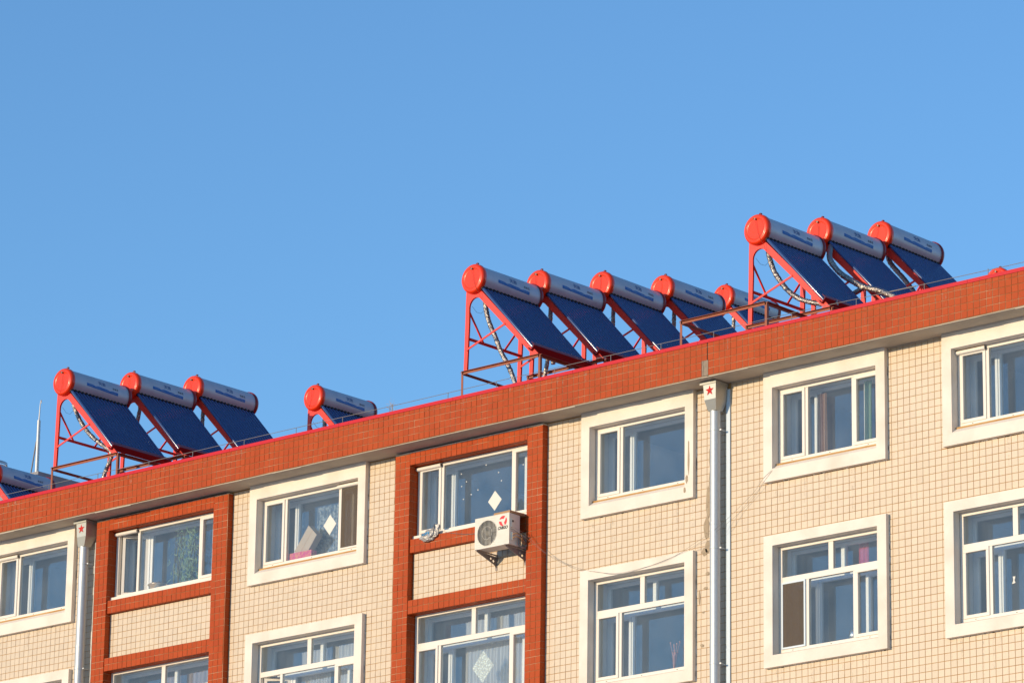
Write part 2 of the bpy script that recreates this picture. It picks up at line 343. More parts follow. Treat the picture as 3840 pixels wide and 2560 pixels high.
# ---- tiles
SUR = []
for W in WIN:
    if W.get('bay'): continue
    a, b = W['x']
    W['s1'] = (a-.16, b+.16, 17.70, 19.35); W['s2'] = (a-.16, b+.16, 14.965, 16.90); SUR += [W['s1'], W['s2']]
BAY = [(-10.09, -9.79, -7.345, -7.01), (-3.335, -3.02, -0.60, -0.285)]
bayholes = []
for (o0, i0, i1, o1) in BAY:
    bayholes += [(o0, i0, 10, ZS), (i1, o1, 10, ZS), (i0, i1, 19.1, ZS), (i0, i1, 17.70, 17.985), (i0, i1, 16.73, 16.955), (i0, i1, 14.9, 15.15)]
zc = 17.4
tile_holes = SUR + bayholes + HOLES
def field(x0, x1, z0, z1, px, pz, holes, minsz=.02):
    out = []
    i0 = math.floor(x0/P-px)-1; i1 = math.ceil(x1/P-px)+1; j0 = math.floor(z0/P-pz)-1; j1 = math.ceil(z1/P-pz)+1
    for i in range(i0, i1):
        for j in range(j0, j1):
            a = (i+px)*P+(P-TW)/2; c = (j+pz)*P+(P-TW)/2; b = a+TW; d = c+TW
            r0 = (max(a, x0), min(b, x1), max(c, z0), min(d, z1))
            if r0[1]-r0[0] < .01 or r0[3]-r0[2] < .01: continue
            hit = [h for h in holes if not (h[0] >= r0[1] or h[1] <= r0[0] or h[2] >= r0[3] or h[3] <= r0[2])]
            rs = cut([r0], hit) if hit else [r0]
            for r in rs:
                if r[1]-r[0] > minsz*.6 and r[3]-r[2] > minsz*.6: out.append((r, (not hit) and r[1]-r[0] > TW-.001 and r[3]-r[2] > TW-.001))
    return out
def tile_mesh(name, m, w, h, t):
    q = MB(); q.bbox(-w/2, w/2, -t, 0, -h/2, h/2, .0022); return q.mesh(name, m)
def wob(): return random.gauss(0, .0009)
def place_tiles(cells, y, m, name, parent, nind, stuffmb):
    full = []
    for (r, ok) in cells:
        cx, cz = (r[0]+r[1])/2, (r[2]+r[3])/2; u, v, d = proj((cx, y, cz))
        full.append((d, ok and 0 < u < 1 and 0 < v < 1, r))
    order = sorted([k for k in range(len(full)) if full[k][1]], key=lambda k: full[k][0])[:nind]; sel = set(order)
    me = tile_mesh(name, m, TW, TW, .010)
    for k, (d, ok, r) in enumerate(full):
        if k in sel:
            o = link(name, me, parent); o.location = ((r[0]+r[1])/2, y+.004, (r[2]+r[3])/2); o.rotation_euler = (wob()*3, wob()*2, wob()*3)
        else:
            t = wob(); c = .002; yy = y-.006+t
            x0, x1, z0, z1 = r; e = [wob()*.8 for _ in range(4)]
            v = [(x0,yy+c,z0),(x1,yy+c,z0),(x1,yy+c,z1),(x0,yy+c,z1),(x0+c,yy+e[0],z0+c),(x1-c,yy+e[1],z0+c),(x1-c,yy+e[2],z1-c),(x0+c,yy+e[3],z1-c),(x0,y+.006,z0),(x1,y+.006,z0),(x1,y+.006,z1),(x0,y+.006,z1)]
            stuffmb.add(v, [(4,5,6,7),(0,1,5,4),(1,2,6,5),(2,3,7,6),(3,0,4,7),(0,8,9,1),(1,9,10,2),(2,10,11,3),(3,11,8,0)])
cream_rest = MB()
seam = (3.185, 3.275, 10, ZS)
cells = field(-14.5, 3.27, 12.6, ZS-.014, .12, .91, tile_holes+[seam]) + field(3.27, 12.0, 12.6, ZS-.014, .20, .80, tile_holes+[seam])
place_tiles(cells, GY, M['cream'], 'cream_tile', wall, 300, cream_rest)
tag(cream_rest.build('cream_tiling', M['cream'], B), kind='stuff')
red_rest = MB()
ph = -((19.352/P) % 1)
crk = [(3.101, 3.228, 19.34, 19.587), (3.203, 3.219, 19.58, 19.86)]
rc = field(-14.8, 10.2, 19.352, 19.848, .80, (19.356-(P-TW)/2)/P % 1, crk)
place_tiles(rc, -.476, M['red'], 'red_tile', parapet, 300, red_rest)
# movement joint: exposed render patch with a crack
jm = MB(); jm.add([(3.112,-.482,19.352),(3.134,-.483,19.352),(3.129,-.484,19.41),(3.142,-.483,19.46),(3.128,-.484,19.53),(3.138,-.482,19.585),(3.112,-.482,19.585)], [(0,1,2,3,4,5,6)])
jm.add([(3.140,-.484,19.352),(3.226,-.484,19.352),(3.226,-.484,19.585),(3.146,-.484,19.585),(3.136,-.484,19.53),(3.150,-.484,19.46),(3.137,-.484,19.41)], [(0,1,2,3,4,5,6)])
jm.build('render_patch', M['patch'], parapet)
kk = MB(); kk.box(3.102, 3.227, -.4815, -.4765, 19.353, 19.586); kk.build('crack', M['acdark'], parapet)

# ---- red bays
def side_tiles(mb, xs, y0, y1, z0, z1, sgn):
    for j in range(int((z1-z0)/P)+1):
        c = z0+j*P+(P-TW)/2; d = min(c+TW, z1)
        if d-c < .02: continue
        n = max(1, round((y1-y0)/P)); wdt = (y1-y0)/n
        for i in range(n):
            a = y0+i*wdt+.003; b = y0+(i+1)*wdt-.003; x_ = xs+sgn*.005
            v = [(x_,a,c),(x_,b,c),(x_,b,d),(x_,a,d),(xs-sgn*.004,a,c),(xs-sgn*.004,b,c),(xs-sgn*.004,b,d),(xs-sgn*.004,a,d)]
            f = [(0,1,2,3),(0,4,5,1),(1,5,6,2),(2,6,7,3),(3,7,4,0)]
            if sgn < 0: f = [tuple(reversed(q)) for q in f]
            mb.add(v, f)
def under_tiles(mb, z, y0, y1, x0, x1):
    n = int((x1-x0)/P)
    for i in range(n):
        a = x0+i*P+.004; b = a+TW; v = [(a,y0+.003,z-.005),(b,y0+.003,z-.005),(b,y1-.003,z-.005),(a,y1-.003,z-.005),(a,y0+.003,z+.004),(b,y0+.003,z+.004),(b,y1-.003,z+.004),(a,y1-.003,z+.004)]
        mb.add(v, [(0,3,2,1),(0,1,5,4),(1,2,6,5),(2,3,7,6),(3,0,4,7)])
YC = -.115
for bi, (o0, i0, i1, o1) in enumerate(BAY):
    for (a, b) in ((o0, i0), (i1, o1)):
        q = MB(); q.box(a+.006, b-.006, YC+.006, .13, 10.0, 19.293); q.build('red_column', M['redgrout'], B)
        for (r, ok) in field(a, b, 14.1, 19.295, (a/P) % 1, .55, [], .01): place_tiles([(r, False)], YC+.006, M['red'], 'x', None, 0, red_rest) if False else None
        cs = [(r, False) for (r, ok) in field(a+.003, b-.003, 12.6, 19.295, (a/P) % 1, .55, [], .008)]
        place_tiles(cs, YC+.006, M['red'], 'unused', None, 0, red_rest)
        side_tiles(red_rest, b-.006, YC+.004, (0.0 if b == o1 else .075), 12.6, 19.29, 1)
        side_tiles(red_rest, a+.006, YC+.004, (0.0 if a == o0 else .075), 12.6, 19.29, -1)
    for (z0, z1, y) in ((19.102, 19.293, YC), (17.705, 17.92, -.085), (16.733, 16.95, -.105), (14.93, 15.12, -.085)):
        q = MB(); q.box(i0-.02, i1+.02, y+.006, .13, z0+.006, z1); q.build('red_beam', M['redgrout'], B)
        cs = [(r, False) for (r, ok) in field(i0, i1, z0+.002, z1, (i0/P) % 1, (z0/P) % 1, [], .008)]
        place_tiles(cs, y+.006, M['red'], 'unused', None, 0, red_rest)
        under_tiles(red_rest, z0+.006, y, .07, i0, i1)
        if z0 < 18: side_tiles(red_rest, i0-.001+.0, y+.004, YC+.02 if False else -.02, z0, z1-.004, -1) if False else None
    q = MB(); q.box(o0, o1, YC+.004, -.0, 19.2935, 19.312 if bi else 19.300); q.build('plaster_ledge', M['lightcon'], B)
    # sill screeds under the bay windows
    for z in (17.92, 15.12):
        q = MB(); q.box(i0-.005, i1+.005, -.02, .13, z, z+.062 if z > 16 else z+.03); q.build('window_sill', M['pvc'], B)
# plaster edging where the bay meets the wall on the left one
q = MB(); zz = 14.2
while zz < 18.9:
    h = random.uniform(.08, .3); q.box(-10.10-random.uniform(.0,.02), -10.089, -.118, -.003, zz, zz+h); zz += h
tag(q.build('mortar_edge', M['lightcon'], B), kind='stuff')
tag(red_rest.build('red_tiling', M['red'], B), kind='stuff')

# ---- window surrounds
def surround(s, a, b, z0, z1, sloped):
    q = MB(); y0, y1 = -.08, .0695
    X_0, X_1, Z_0, Z_1 = s
    q.box(X_0, a, y0, y1, Z_0, Z_1-.014 if Z_1 > 19 else Z_1); q.box(b, X_1, y0, y1, Z_0, Z_1-.014 if Z_1 > 19 else Z_1)
    q.box(a, b, y0, y1, z1, Z_1-.014 if Z_1 > 19 else Z_1)
    if sloped: q.add([(a,y0,Z_0),(b,y0,Z_0),(b,y0,z0-.105),(a,y0,z0-.105),(a,y1,z0+.006),(b,y1,z0+.006),(a,y1,Z_0),(b,y1,Z_0)], [(0,1,2,3),(3,2,5,4),(0,6,7,1),(4,5,7,6)])
    else: q.box(a, b, y0, y1, Z_0, z0)
    o = q.build('window_surround', M['plaster'], B)
    # splashed render around the edge of the surround
    e = MB(); rg = random.Random(int(abs(X_0*100+Z_0)))
    def blobs(n, fx):
        for _ in range(n):
            x, z, w_, h = fx(); e.box(x, x+w_, -.0045-.003, .001, z, z+h)
    if Z_1 < 19: blobs(16, lambda: (rg.uniform(X_0, X_1-.08), Z_1, rg.uniform(.03,.12), rg.uniform(.004,.02)))
    blobs(12, lambda: (rg.uniform(X_0, X_1-.08), Z_0-.012, rg.uniform(.03,.10), .0115))
    blobs(14, lambda: (X_1, rg.uniform(Z_0, Z_1-.2), rg.uniform(.006,.022), rg.uniform(.03,.14)))
    tag(e.build('render_splash', M['plaster'], o), kind='stuff')
    return o
for W in WIN:
    if W.get('bay'): continue
    a, b = W['x']; surround(W['s1'], a, b, 17.985, 19.10, True); surround(W['s2'], a, b, 15.14, 16.745, False)

# ---- windows
def frame_bars(q, xs, z0, z1, y0, y1, a, b, zt, tc, m=0, bw=.06, mw=.055):
    xL, xR = xs
    q.bbox(xL, xR, y0, y1, z1-bw+.008, z1, .003, m); q.bbox(xL, xR, y0, y1, z0, z0+bw-.010, .003, m)
    q.bbox(xL, xL+bw, y0+.0015, y1, z0+bw-.010, z1-bw+.008, .003, m); q.bbox(xR-bw, xR, y0+.0015, y1, z0+bw-.010, z1-bw+.008, .003, m)
    top = z1-bw+.008
    if zt:
        q.bbox(xL+bw, xR-bw, y0+.003, y1, zt[0], zt[1], .003, m); q.bbox(tc-.043, tc+.043, y0+.0045, y1, zt[1], top, .003, m); top = zt[0]
    for x in (a, b):
        if x is not None: q.bbox(x-mw/2, x+mw/2, y0+.0045, y1, z0+bw-.010, top, .003, m)
def sash(q, x0, x1, z0, z1, y0, y1, w=.048):
    q.bbox(x0, x1, y0, y1, z1-w, z1, .003); q.bbox(x0, x1, y0, y1, z0, z0+w, .003)
    q.bbox(x0, x0+w, y0+.001, y1, z0+w, z1-w, .003); q.bbox(x1-w, x1, y0+.001, y1, z0+w, z1-w, .003)
def pane_box(name, m, x0, x1, z0, z1, y, parent):
    q = MB(); q.box(x0, x1, y-.003, y+.003, z0, z1); return q.build(name, m, parent)
def make_window(W, row):
    xL, xR = W['x']; a, b = W['a'], W['b']; t = row == 2
    z0, z1 = (17.985, 19.10) if row == 1 else (15.185 if not W.get('bay') else 15.15, 16.745)
    zt = (16.205, 16.29) if t else None; tc = (xL+xR)/2; xL += .001; xR -= .001
    q = MB(); frame_bars(q, (xL, xR), z0, z1, .07, .13, a, b, zt, tc)
    for k in range(3):   # drain slots
        xx = xL+.25+k*(xR-xL-.5)/2; q.box(xx-.012, xx+.012, .0685, .071, z0+.018, z0+.026, 1)
    wn = q.build('window', [M['pvc'], M['acdark']], B)
    top = zt[0] if t else z1-.052; bot = z0+.05
    kinds = W.get('k%d' % row, ('sash', 'sash')); 
    cells = [(xL+.06, a-.0275, kinds[0]), (a+.0275, (b-.0275) if b else xR-.06, 'fix')]
    if b: cells.append((b+.0275, xR-.06, kinds[1]))
    for (x0, x1, kd) in cells:
        if kd in ('sash',):
            s = MB(); sash(s, x0-.006, x1+.006, bot-.006, top+.006, .056, .115); so_ = s.build('sash', M['pvc'], wn)
            pane_box('pane', M['glass'], x0+.042, x1-.042, bot+.042, top-.042, .10, so_ if False else wn)
        elif kd == 'screen':
            s = MB(); sash(s, x0-.004, x1+.004, bot-.004, top+.004, .050, .068, .028); s.build('screen_frame', M['pvcblue'] if row == 2 else M['pvc'], wn)
            pane_box('insect_screen', M['screen'], x0+.024, x1-.024, bot+.024, top-.024, .060, wn)
            s = MB(); sash(s, x0-.006, x1+.006, bot-.006, top+.006, .072, .12); s.build('sash', M['pvc'], wn)
            pane_box('pane', M['glass'], x0+.042, x1-.042, bot+.042, top-.042, .105, wn)
        elif kd == 'open':
            s = MB(); sash(s, 0, x1-x0, bot, top, -.02, .02, .05); so_ = s.build('open_sash', M['pvc'], wn); so_.location = (x0+.03, .13, 0); so_.rotation_euler = (0, 0, R(34))
            g_ = MB(); g_.box(.045, x1-x0-.045, -.003, .003, bot+.045, top-.045); gg = g_.build('pane', M['glass'], wn); gg.location = (x0+.03, .13, 0); gg.rotation_euler = (0, 0, R(34))
        else: pane_box('pane', M['glass'], x0, x1, bot, top, .10, wn)
    if t:
        pane_box('pane', M['glass'], xL+.06, tc-.043, zt[1], z1-.052, .10, wn); pane_box('pane', M['glass'], tc+.043, xR-.06, zt[1], z1-.052, .10, wn)
    if W.get('roll%d' % row):
        side = W['roll%d' % row]; x0, x1 = (xL+.005, a-.01) if side == 'l' else (b-.02, xR-.004)
        r_ = MB(); r_.tube([(x0,.040,z1-.045),(x1,.040,z1-.045)], .030, 12); r_.box(x0,x1,.040,.069,z1-.074,z1-.015); r_.build('screen_roller', M['pvc'], wn)
    # inner window of the double glazing, with the painted reveal between
    q = MB(); frame_bars(q, (xL, xR), z0+.01, z1-.01, .365, .425, a, b, zt, tc); q.build('inner_window', M['inner'], wn)
    for (x0, x1, kd) in cells:
        if kd != 'fix':
            s = MB(); sash(s, x0, x1, bot+.002, top, .355, .41, .045); s.build('inner_sash', M['inner'], wn)
        pane_box('inner_pane', M['glass2'], x0+(.04 if kd != 'fix' else 0), x1-(.04 if kd != 'fix' else 0), bot, top, .395, wn)
    if t: pane_box('inner_pane', M['glass2'], xL+.06, xR-.06, zt[1], z1-.052, .395, wn)
    q = MB(); q.box(xL, xR, .13, .364, z0-.001, z0+.008); q.box(xL, xR, .13, .364, z1-.008, z1); q.box(xL, xL+.008, .13, .364, z0+.008, z1-.008); q.box(xR-.008, xR, .13, .364, z0+.008, z1-.008)
    q.build('reveal_lining', M['lining'], wn)
    # the room behind
    c0, c1_ = (16.98, 19.33) if row == 1 else (14.25, 16.93)
    rm = MB(); e0, e1 = xL-.32, xR+.32
    rm.box(e0-.05, e0, .461, 4.2, c0, c1_); rm.box(e1, e1+.05, .461, 4.2, c0, c1_); rm.box(e0, e1, 4.2, 4.25, c0, c1_); rm.box(e0, e1, .461, 4.2, c1_-.04, c1_); rm.box(e0, e1, .461, 4.2, c0, c0+.04, 1)
    rm.build('room', [M['room'], M['floor']], wn)
    W['o%d' % row] = wn
    return wn
OPT = {'A': dict(k1=('sash','screen'), roll1='r', k2=('open','sash')), 'C': dict(k2=('screen','sash')), 'D': dict(roll1='l'), 'Z': dict(roll1='l'),
       'P': dict(k1=('open','sash'), roll1='l'), 'Q': dict(roll1='l')}
for W in WIN:
    W.update(OPT.get(W['n'], {}))
    make_window(W, 1); make_window(W, 2)

# ------------------------------------------------------------------ things in the windows
def curtain(x0, x1, y, z0, z1, m, label, amp=.02, waves=14, hemj=0.0, name='curtain'):
    q = MB(); n = 90; vs = []; rg = random.Random(int(x0*99)+int(z0)); ph_ = rg.random()*6
    cx = (x0+x1)/2
    for j, z in enumerate((z1, z1-.05, (z0+z1)/2, z0)):
        for i in range(n+1):
            t = i/n; x = x0+(x1-x0)*t-cx; k = (1, 1, 1.15, 1.3)[j]
            vs.append((x+.004*math.sin(t*23), amp*k*math.sin(t*waves*6.283+ph_+.3*j)+amp*.5*math.sin(t*waves*2.3+j), z-z0+(hemj*math.sin(t*40) if j == 3 else 0)))
    fs = [(j*(n+1)+i, j*(n+1)+i+1, (j+1)*(n+1)+i+1, (j+1)*(n+1)+i) for j in range(3) for i in range(n)]
    q.add(vs, fs, 0, True); o = q.build(name, m); o.location = (cx, y, z0); tag(o, label, 'curtain'); return o
curtain(-5.62, -4.95, .50, 18.0, 18.95, M['lace'], 'white lace curtain behind the wide pane with the tilted cardboard box', .02, 9)
curtain(-6.05, -5.86, .47, 18.0, 19.0, M['lace'], 'narrow strip of lace curtain left of the lace panel in the cardboard box window', .012, 5)
curtain(-4.90, -4.2, .50, 18.0, 19.0, M['lace'], 'grey lace curtain behind the insect screen beside the tilted cardboard box window', .02, 9)
curtain(-5.85, -5.2, .50, 15.2, 16.62, M['curtain'], 'pale pink pleated curtain at left of the lowest window below the cardboard box', .02, 11)
curtain(-5.12, -4.2, .50, 15.2, 16.62, M['curtain'], 'pale pleated curtain at right of the lowest window below the cardboard box', .02, 13)
curtain(-2.35, -1.45, .50, 15.2, 16.62, M['curtain'], 'cream pleated curtain left half of the red bay window below the air conditioner', .02, 13)
curtain(-1.36, -0.65, .50, 15.2, 16.62, M['curtain'], 'cream pleated curtain right half of the red bay window below the air conditioner', .02, 11)
curtain(-9.0, -7.5, .50, 15.2, 16.62, M['pinkcurtain'], 'reddish patterned curtain in the lower window of the left red bay', .02, 16)
curtain(4.64, 4.80, .30, 18.03, 18.98, M['brownc'], 'brown striped curtain gathered beside the mullion of the upper window right of the downpipe', .018, 5)
curtain(5.50, 5.62, .28, 18.03, 19.02, M['greenc'], 'green and white patterned curtain in the narrow right sash beside the brown curtain', .012, 4)
curtain(5.22, 5.40, .47, 16.30, 16.70, M['redthing'], 'strip of red cloth behind the transom pane of the window with the brown insect screen', .008, 3)

def diamond(cx, z, y, w_, h, m, label, cat='paper'):
    q = MB(); o = [(-w_/2+.006,0,0),(0,0,-h/2),(w_/2,0,.0),(.004,0,h/2)]
    q.add([(x,-.0008,zz) for x,_,zz in o]+[(x,.0008,zz) for x,_,zz in o], [(0,1,2,3),(7,6,5,4),(0,4,5,1),(1,5,6,2),(2,6,7,3),(3,7,4,0)])
    ob = q.build('paper_diamond', m); ob.location = (cx, y, z); tag(ob, label, cat); return ob
diamond(-1.43, 18.325, .094, .285, .315, M['paper'], 'white paper diamond on the glass above the air conditioner', 'paper')
diamond(-4.925, 18.488, .094, .285, .33, M['paper'], 'white paper diamond on the glass beside the tilted cardboard box')
diamond(-1.62, 15.76, .094, .44, .50, M['frost'], 'large frosted diamond sticker on the lower bay window below the air conditioner', 'sticker')

stk = MB()
for k in range(10):
    a = 2*math.pi*k/10; rr = .015 if k % 2 == 0 else .007; stk.v.append((rr*math.sin(a), 0, rr*math.cos(a)))
stk.f = [tuple(range(10))]; stk.mi = [0]; stk.sm = [False]; sme = stk.mesh('star_sticker', M['paper'])
SPOT = ['upper left on the wide pane', 'second down at the pane edge', 'just inward of the left row', 'low near the pane centre', 'lowest at left of the pane', 'topmost on the wide pane', 'at upper right of the pane', 'midway left of the diamond', 'nearest the paper diamond', 'alone on the narrow right pane']
for k, (x, z) in enumerate([(-2.13,18.86),(-2.12,18.66),(-2.02,18.72),(-1.92,18.50),(-2.08,18.45),(-1.62,18.92),(-1.36,18.76),(-1.78,18.55),(-1.30,18.62),(-0.86,18.80)]):
    o = link('star_sticker', sme); o.location = (x, .094, z); o.rotation_euler = (0, k*.7, 0); tag(o, 'tiny pale star sticker '+SPOT[k]+' above the air conditioner', 'sticker', 'star stickers on the glass above the air conditioner')
# tilted cardboard box and gift box behind window A
q = MB(); q.box(-.14,.14,-.06,.06,-.25,.25); q.box(-.003,.003,-.0615,-.06,-.25,.25,1)
o = q.build('cardboard_box', [M['card2'], M['card']]); o.location = (-5.555,.27,18.31); o.rotation_euler = (R(0), R(42), R(-6)); tag(o, 'pale cardboard box leaning at an angle inside the window with the pink box', 'box')
q = MB(); q.box(-.24,.24,-.06,.06,0,.16); o = q.build('gift_box', M['gift']); o.location = (-5.60,.20,18.002); tag(o, 'pink glittery gift box on the inner sill under the tilted cardboard box', 'box')

# pot and bamboo plant behind the upper window of the left bay
pt = thing('cooking_pot', (-8.93,.245,17.998), 'shiny steel cooking pot on the inner sill beside the bamboo plant', 'pot')
q = MB(); q.lathe([(.001,.0),(.12,.0),(.145,.02),(.17,.11),(.185,.116),(.185,.122),(.17,.12)], 28, 'z'); q.build('pot_body', M['steel'], pt)
q = MB(); q.lathe([(.18,.123),(.15,.145),(.05,.165),(.02,.168),(.02,.185),(.001,.188)], 28, 'z'); q.build('lid', M['steel'], pt)
pl = thing('bamboo_plant', (-8.42,.24,18.0), 'leafy green bamboo plant pressed against the upper window of the left red bay', 'plant')
q = MB(); rg = random.Random(3)
stems = []
for k in range(7):
    x = rg.uniform(-.22,.05); pts = [(x, 0, 0), (x+rg.uniform(-.03,.03), 0, .35), (x+rg.uniform(-.05,.15), .0, rg.uniform(.75, 1.0))]; q.tube(pts, .007, 5); stems.append(pts)
q.build('stem', M['stem'], pl)
lf = MB()
for k in range(430):
    x = rg.triangular(-.25, .42, .15); z = rg.uniform(.05, 1.0)
    if x < -.1 and z > .55 and rg.random() < .8: continue
    y = rg.uniform(-.09, .09); a = rg.uniform(-2.6, -.3); L = rg.uniform(.06, .14); wd = rg.uniform(.004, .008)
    d = Vector((math.cos(a), rg.uniform(-.3,.3), math.sin(a))).normalized(); n_ = d.cross(Vector((0,1,0))).normalized()*wd; p0 = Vector((x,y,z)); mid = p0+d*L*.45; tip = p0+d*L
    lf.add([p0, mid+n_, tip, mid-n_], [(0,1,2,3)])
tag(lf.build('foliage', M['leaf'], pl), kind='stuff')
# dried flowers behind the lower window beside the downpipe
fl = thing('dried_flowers', (2.0,.25,15.2), 'dried pinkish flowers standing inside the lower window left of the downpipe', 'flowers')
q = MB(); rg = random.Random(5)
for k in range(9):
    t = (rg.uniform(-.07,.11), rg.uniform(-.03,.03), rg.uniform(.30,.48)); q.tube([(0,0,0),(t[0]*.4,t[1],t[2]*.6),t], .0035, 4); q.lathe([(.001,-.012),(.014,0),(.001,.012)], 6, 'z', t)
q.build('flower_stems', mat('dried_pink', (.6,.35,.36), .8), fl)
q = MB(); q.lathe([(.001,0),(.05,.0),(.07,.06),(.06,.12),(.03,.15),(.001,.152)], 16, 'z'); o = q.build('kettle', M['steel']); o.location = (5.30,.24,15.245); tag(o, 'small round metal kettle at the sill of the window with the brown insect screen', 'kettle')
q = MB(); q.lathe([(.001,0),(.05,.01),(.06,.06),(.03,.12),(.001,.13)], 12, 'z'); o = q.build('red_lantern', M['redthing']); o.location = (-12.32,.24,18.04); tag(o, 'red bundle on the sill of the leftmost upper window', 'bundle')
q = MB(); q.add([(-.03,0,0),(.03,0,.01),(.012,0,.05),(.03,0,.10),(-.015,0,.105),(-.008,0,.05)], [(0,1,2,3,4,5)]); o = q.build('tape_patch', M['paper']); o.location = (8.16,.094,15.62); tag(o, 'torn white tape patch on the pane of the rightmost lower window', 'tape')

# ------------------------------------------------------------------ rainwater pipes
def downpipe(cx, hx, yf, label):
    t = thing('downpipe', (cx, -.14, 14.0), label, 'downpipe', 'rainwater downpipes on the facade'); L = t.location
    q = MB(); z = 18.93
    zs = [18.93, 17.2, 15.4, 14.0-1.5]
    for i in range(3): q.tube([(0,0,zs[i]-14),(0,0,zs[i+1]-14+.02)], [.078,.0765], 28)
    for i in (1,2): q.tube([(0,0,zs[i]-14-.012),(0,0,zs[i]-14+.03)], .081, 28)
    q.build('pipe', M['galv'], t)
    for zc_ in (18.60, 16.83, 15.12):
        q = MB(); q.tube([(0,0,zc_-14),(0,0,zc_-14+.022)], .083, 24); q.box(.075,.115,-.006,.006,zc_-14,zc_-14+.022); q.tube([(.10,0,zc_-13.99),(.10,.14,zc_-13.99)], .006, 6); q.build('clamp', M['galv'], t)
    x0 = hx-.118-cx; x1 = hx+.118-cx; f = yf+.14; bk_ = .12
    zt_, zb, zf = 19.285-14, 19.055-14, 18.90-14
    q = MB(); top = [(x0,f,zt_),(x1,f,zt_),(x1,bk_,zt_),(x0,bk_,zt_)]; mid = [(x0+.012,f+.012,zb),(x1-.012,f+.012,zb),(x1-.012,bk_,zb),(x0+.012,bk_,zb)]; r = .075
    bot = [(-r,-r,zf),(r,-r,zf),(r,r,zf),(-r,r,zf)]
    q.add(top+mid+bot, [(0,1,5,4)[::-1],(1,2,6,5)[::-1],(2,3,7,6)[::-1],(3,0,4,7)[::-1],(4,5,9,8)[::-1],(5,6,10,9)[::-1],(6,7,11,10)[::-1],(7,4,8,11)[::-1],(8,9,10,11)[::-1]])
    q.box(x0-.055,x1+.012,f-.015,f+.01,zt_,zt_+.038); q.box(x0-.055,x1+.012,f+.01,bk_,zt_,zt_+.012); q.box(x1-.006,x1+.012,f+.01,bk_,zt_+.012,zt_+.038)
    hp = q.build('rain_hopper', M['hopper'], t)
    s = MB(); c = Vector((hx-cx, f-.004, 19.185-14)); ring = []
    for k in range(10):
        a = math.pi/2+k*math.pi/5; rr = .082 if k % 2 == 0 else .034; ring.append((c.x+rr*math.cos(a)*.98, f+.006-.004-(0.0), c.z+rr*math.sin(a)))
    s.add([(c.x, f-.012, c.z)]+ring, [(0, 1+(k+1) % 10, 1+k) for k in range(10)]); s.build('red_star', M['star'], hp)
    return t
downpipe(3.086, 3.105, -.30, 'galvanised downpipe with red star hopper beside the pale conduit on the right')
downpipe(-10.345, -10.30, -.27, 'galvanised downpipe with red star hopper at left beside the red bay')
q = MB(); q.box(-.034,.034,-.022,-.004,-5.2,0); q.box(-.037,.037,-.025,-.003,-1.95,-1.93); q.box(-.037,.037,-.025,-.003,-3.9,-3.88); q.tube([(-.02,-.03,0.0),(-.03,-.10,.05)], .012, 8)
o = q.build('conduit', M['conduit']); o.location = (3.232,0,19.24); tag(o, 'pale blue-white flat conduit running down beside the right downpipe', 'conduit')
# damp stain beside the right pipe (thin smear of render on the tiles)
sk = MB(); rg = random.Random(21)
for W in WIN:   # dirt runs on the tiles below the surrounds
    if W.get('bay'): continue
    for (Za) in (17.70, 14.965):
        for k in range(9):
            x = rg.uniform(W['s1'][0]+.02, W['s1'][1]-.05); h = rg.uniform(.15, .7); ww = rg.uniform(.015, .05)
            sk.add([(x, -.0078, Za-.012), (x+ww, -.0078, Za-.012), (x+ww*.8, -.0078, Za-h), (x+ww*.3, -.0078, Za-h*1.05)], [(0, 3, 2, 1)])
for k in range(60):
    x = rg.uniform(-12.5, 9.5); h = rg.uniform(.08, .36); ww = rg.uniform(.01, .05); sk.add([(x, -.4835, 19.848), (x+ww, -.4835, 19.848), (x+ww*.7, -.4835, 19.848-h)], [(0, 2, 1)])
spotty(M['streak'], 16, .46, 1.15); tag(sk.build('dirt_streak', M['streak'], B), kind='stuff')
st = MB(); rg = random.Random(11)
for (x, z, w_, h) in [(2.86,17.75,.07,.38),(2.80,17.36,.12,.46),(2.76,17.04,.11,.36),(2.78,16.84,.14,.20),(2.72,16.80,.12,.12),(2.86,18.15,.03,.25),(2.80,16.50,.07,.06),(2.76,16.30,.08,.04),(2.73,15.95,.05,.03),(2.70,15.45,.07,.05),(2.67,16.10,.03,.2)]:
    n = 14; c = [(x+w_/2+(w_/2)*(.75+.4*rg.random())*math.cos(2*math.pi*k/n), -.0085, z+h/2+(h/2)*(.75+.4*rg.random())*math.sin(2*math.pi*k/n)) for k in range(n)]
    st.add(c, [tuple(range(n))])
for (x, z, w_, h) in [(2.535,18.02,.035,.62),(2.50,17.92,.05,.14),(2.46,17.78,.05,.10)]:
    n = 16; c = [(x+(w_/2)*(.7+.5*rg.random())*math.cos(2*math.pi*k/n), -.0815, z+h/2+(h/2)*(.75+.35*rg.random())*math.sin(2*math.pi*k/n)) for k in range(n)]
    st.add(c, [tuple(range(n))])
st.build('damp_stain', M['stain'], B)

# ------------------------------------------------------------------ air conditioner
AX0, AX1, AZ0, AZ1, AY0, AY1 = -1.336, -.643, 17.425, 17.905, -.45, -.21
A = thing('air_conditioner', ((AX0+AX1)/2, -.33, AZ0), 'white outdoor air conditioning unit with red swirl logo on the red bay', 'air conditioner')
ax = (AX0+AX1)/2; ay = -.33; az = AZ0
def la(x, y, z): return (x-ax, y-ay, z-az)
W_ = AX1-AX0; H_ = AZ1-AZ0; D_ = AY1-AY0
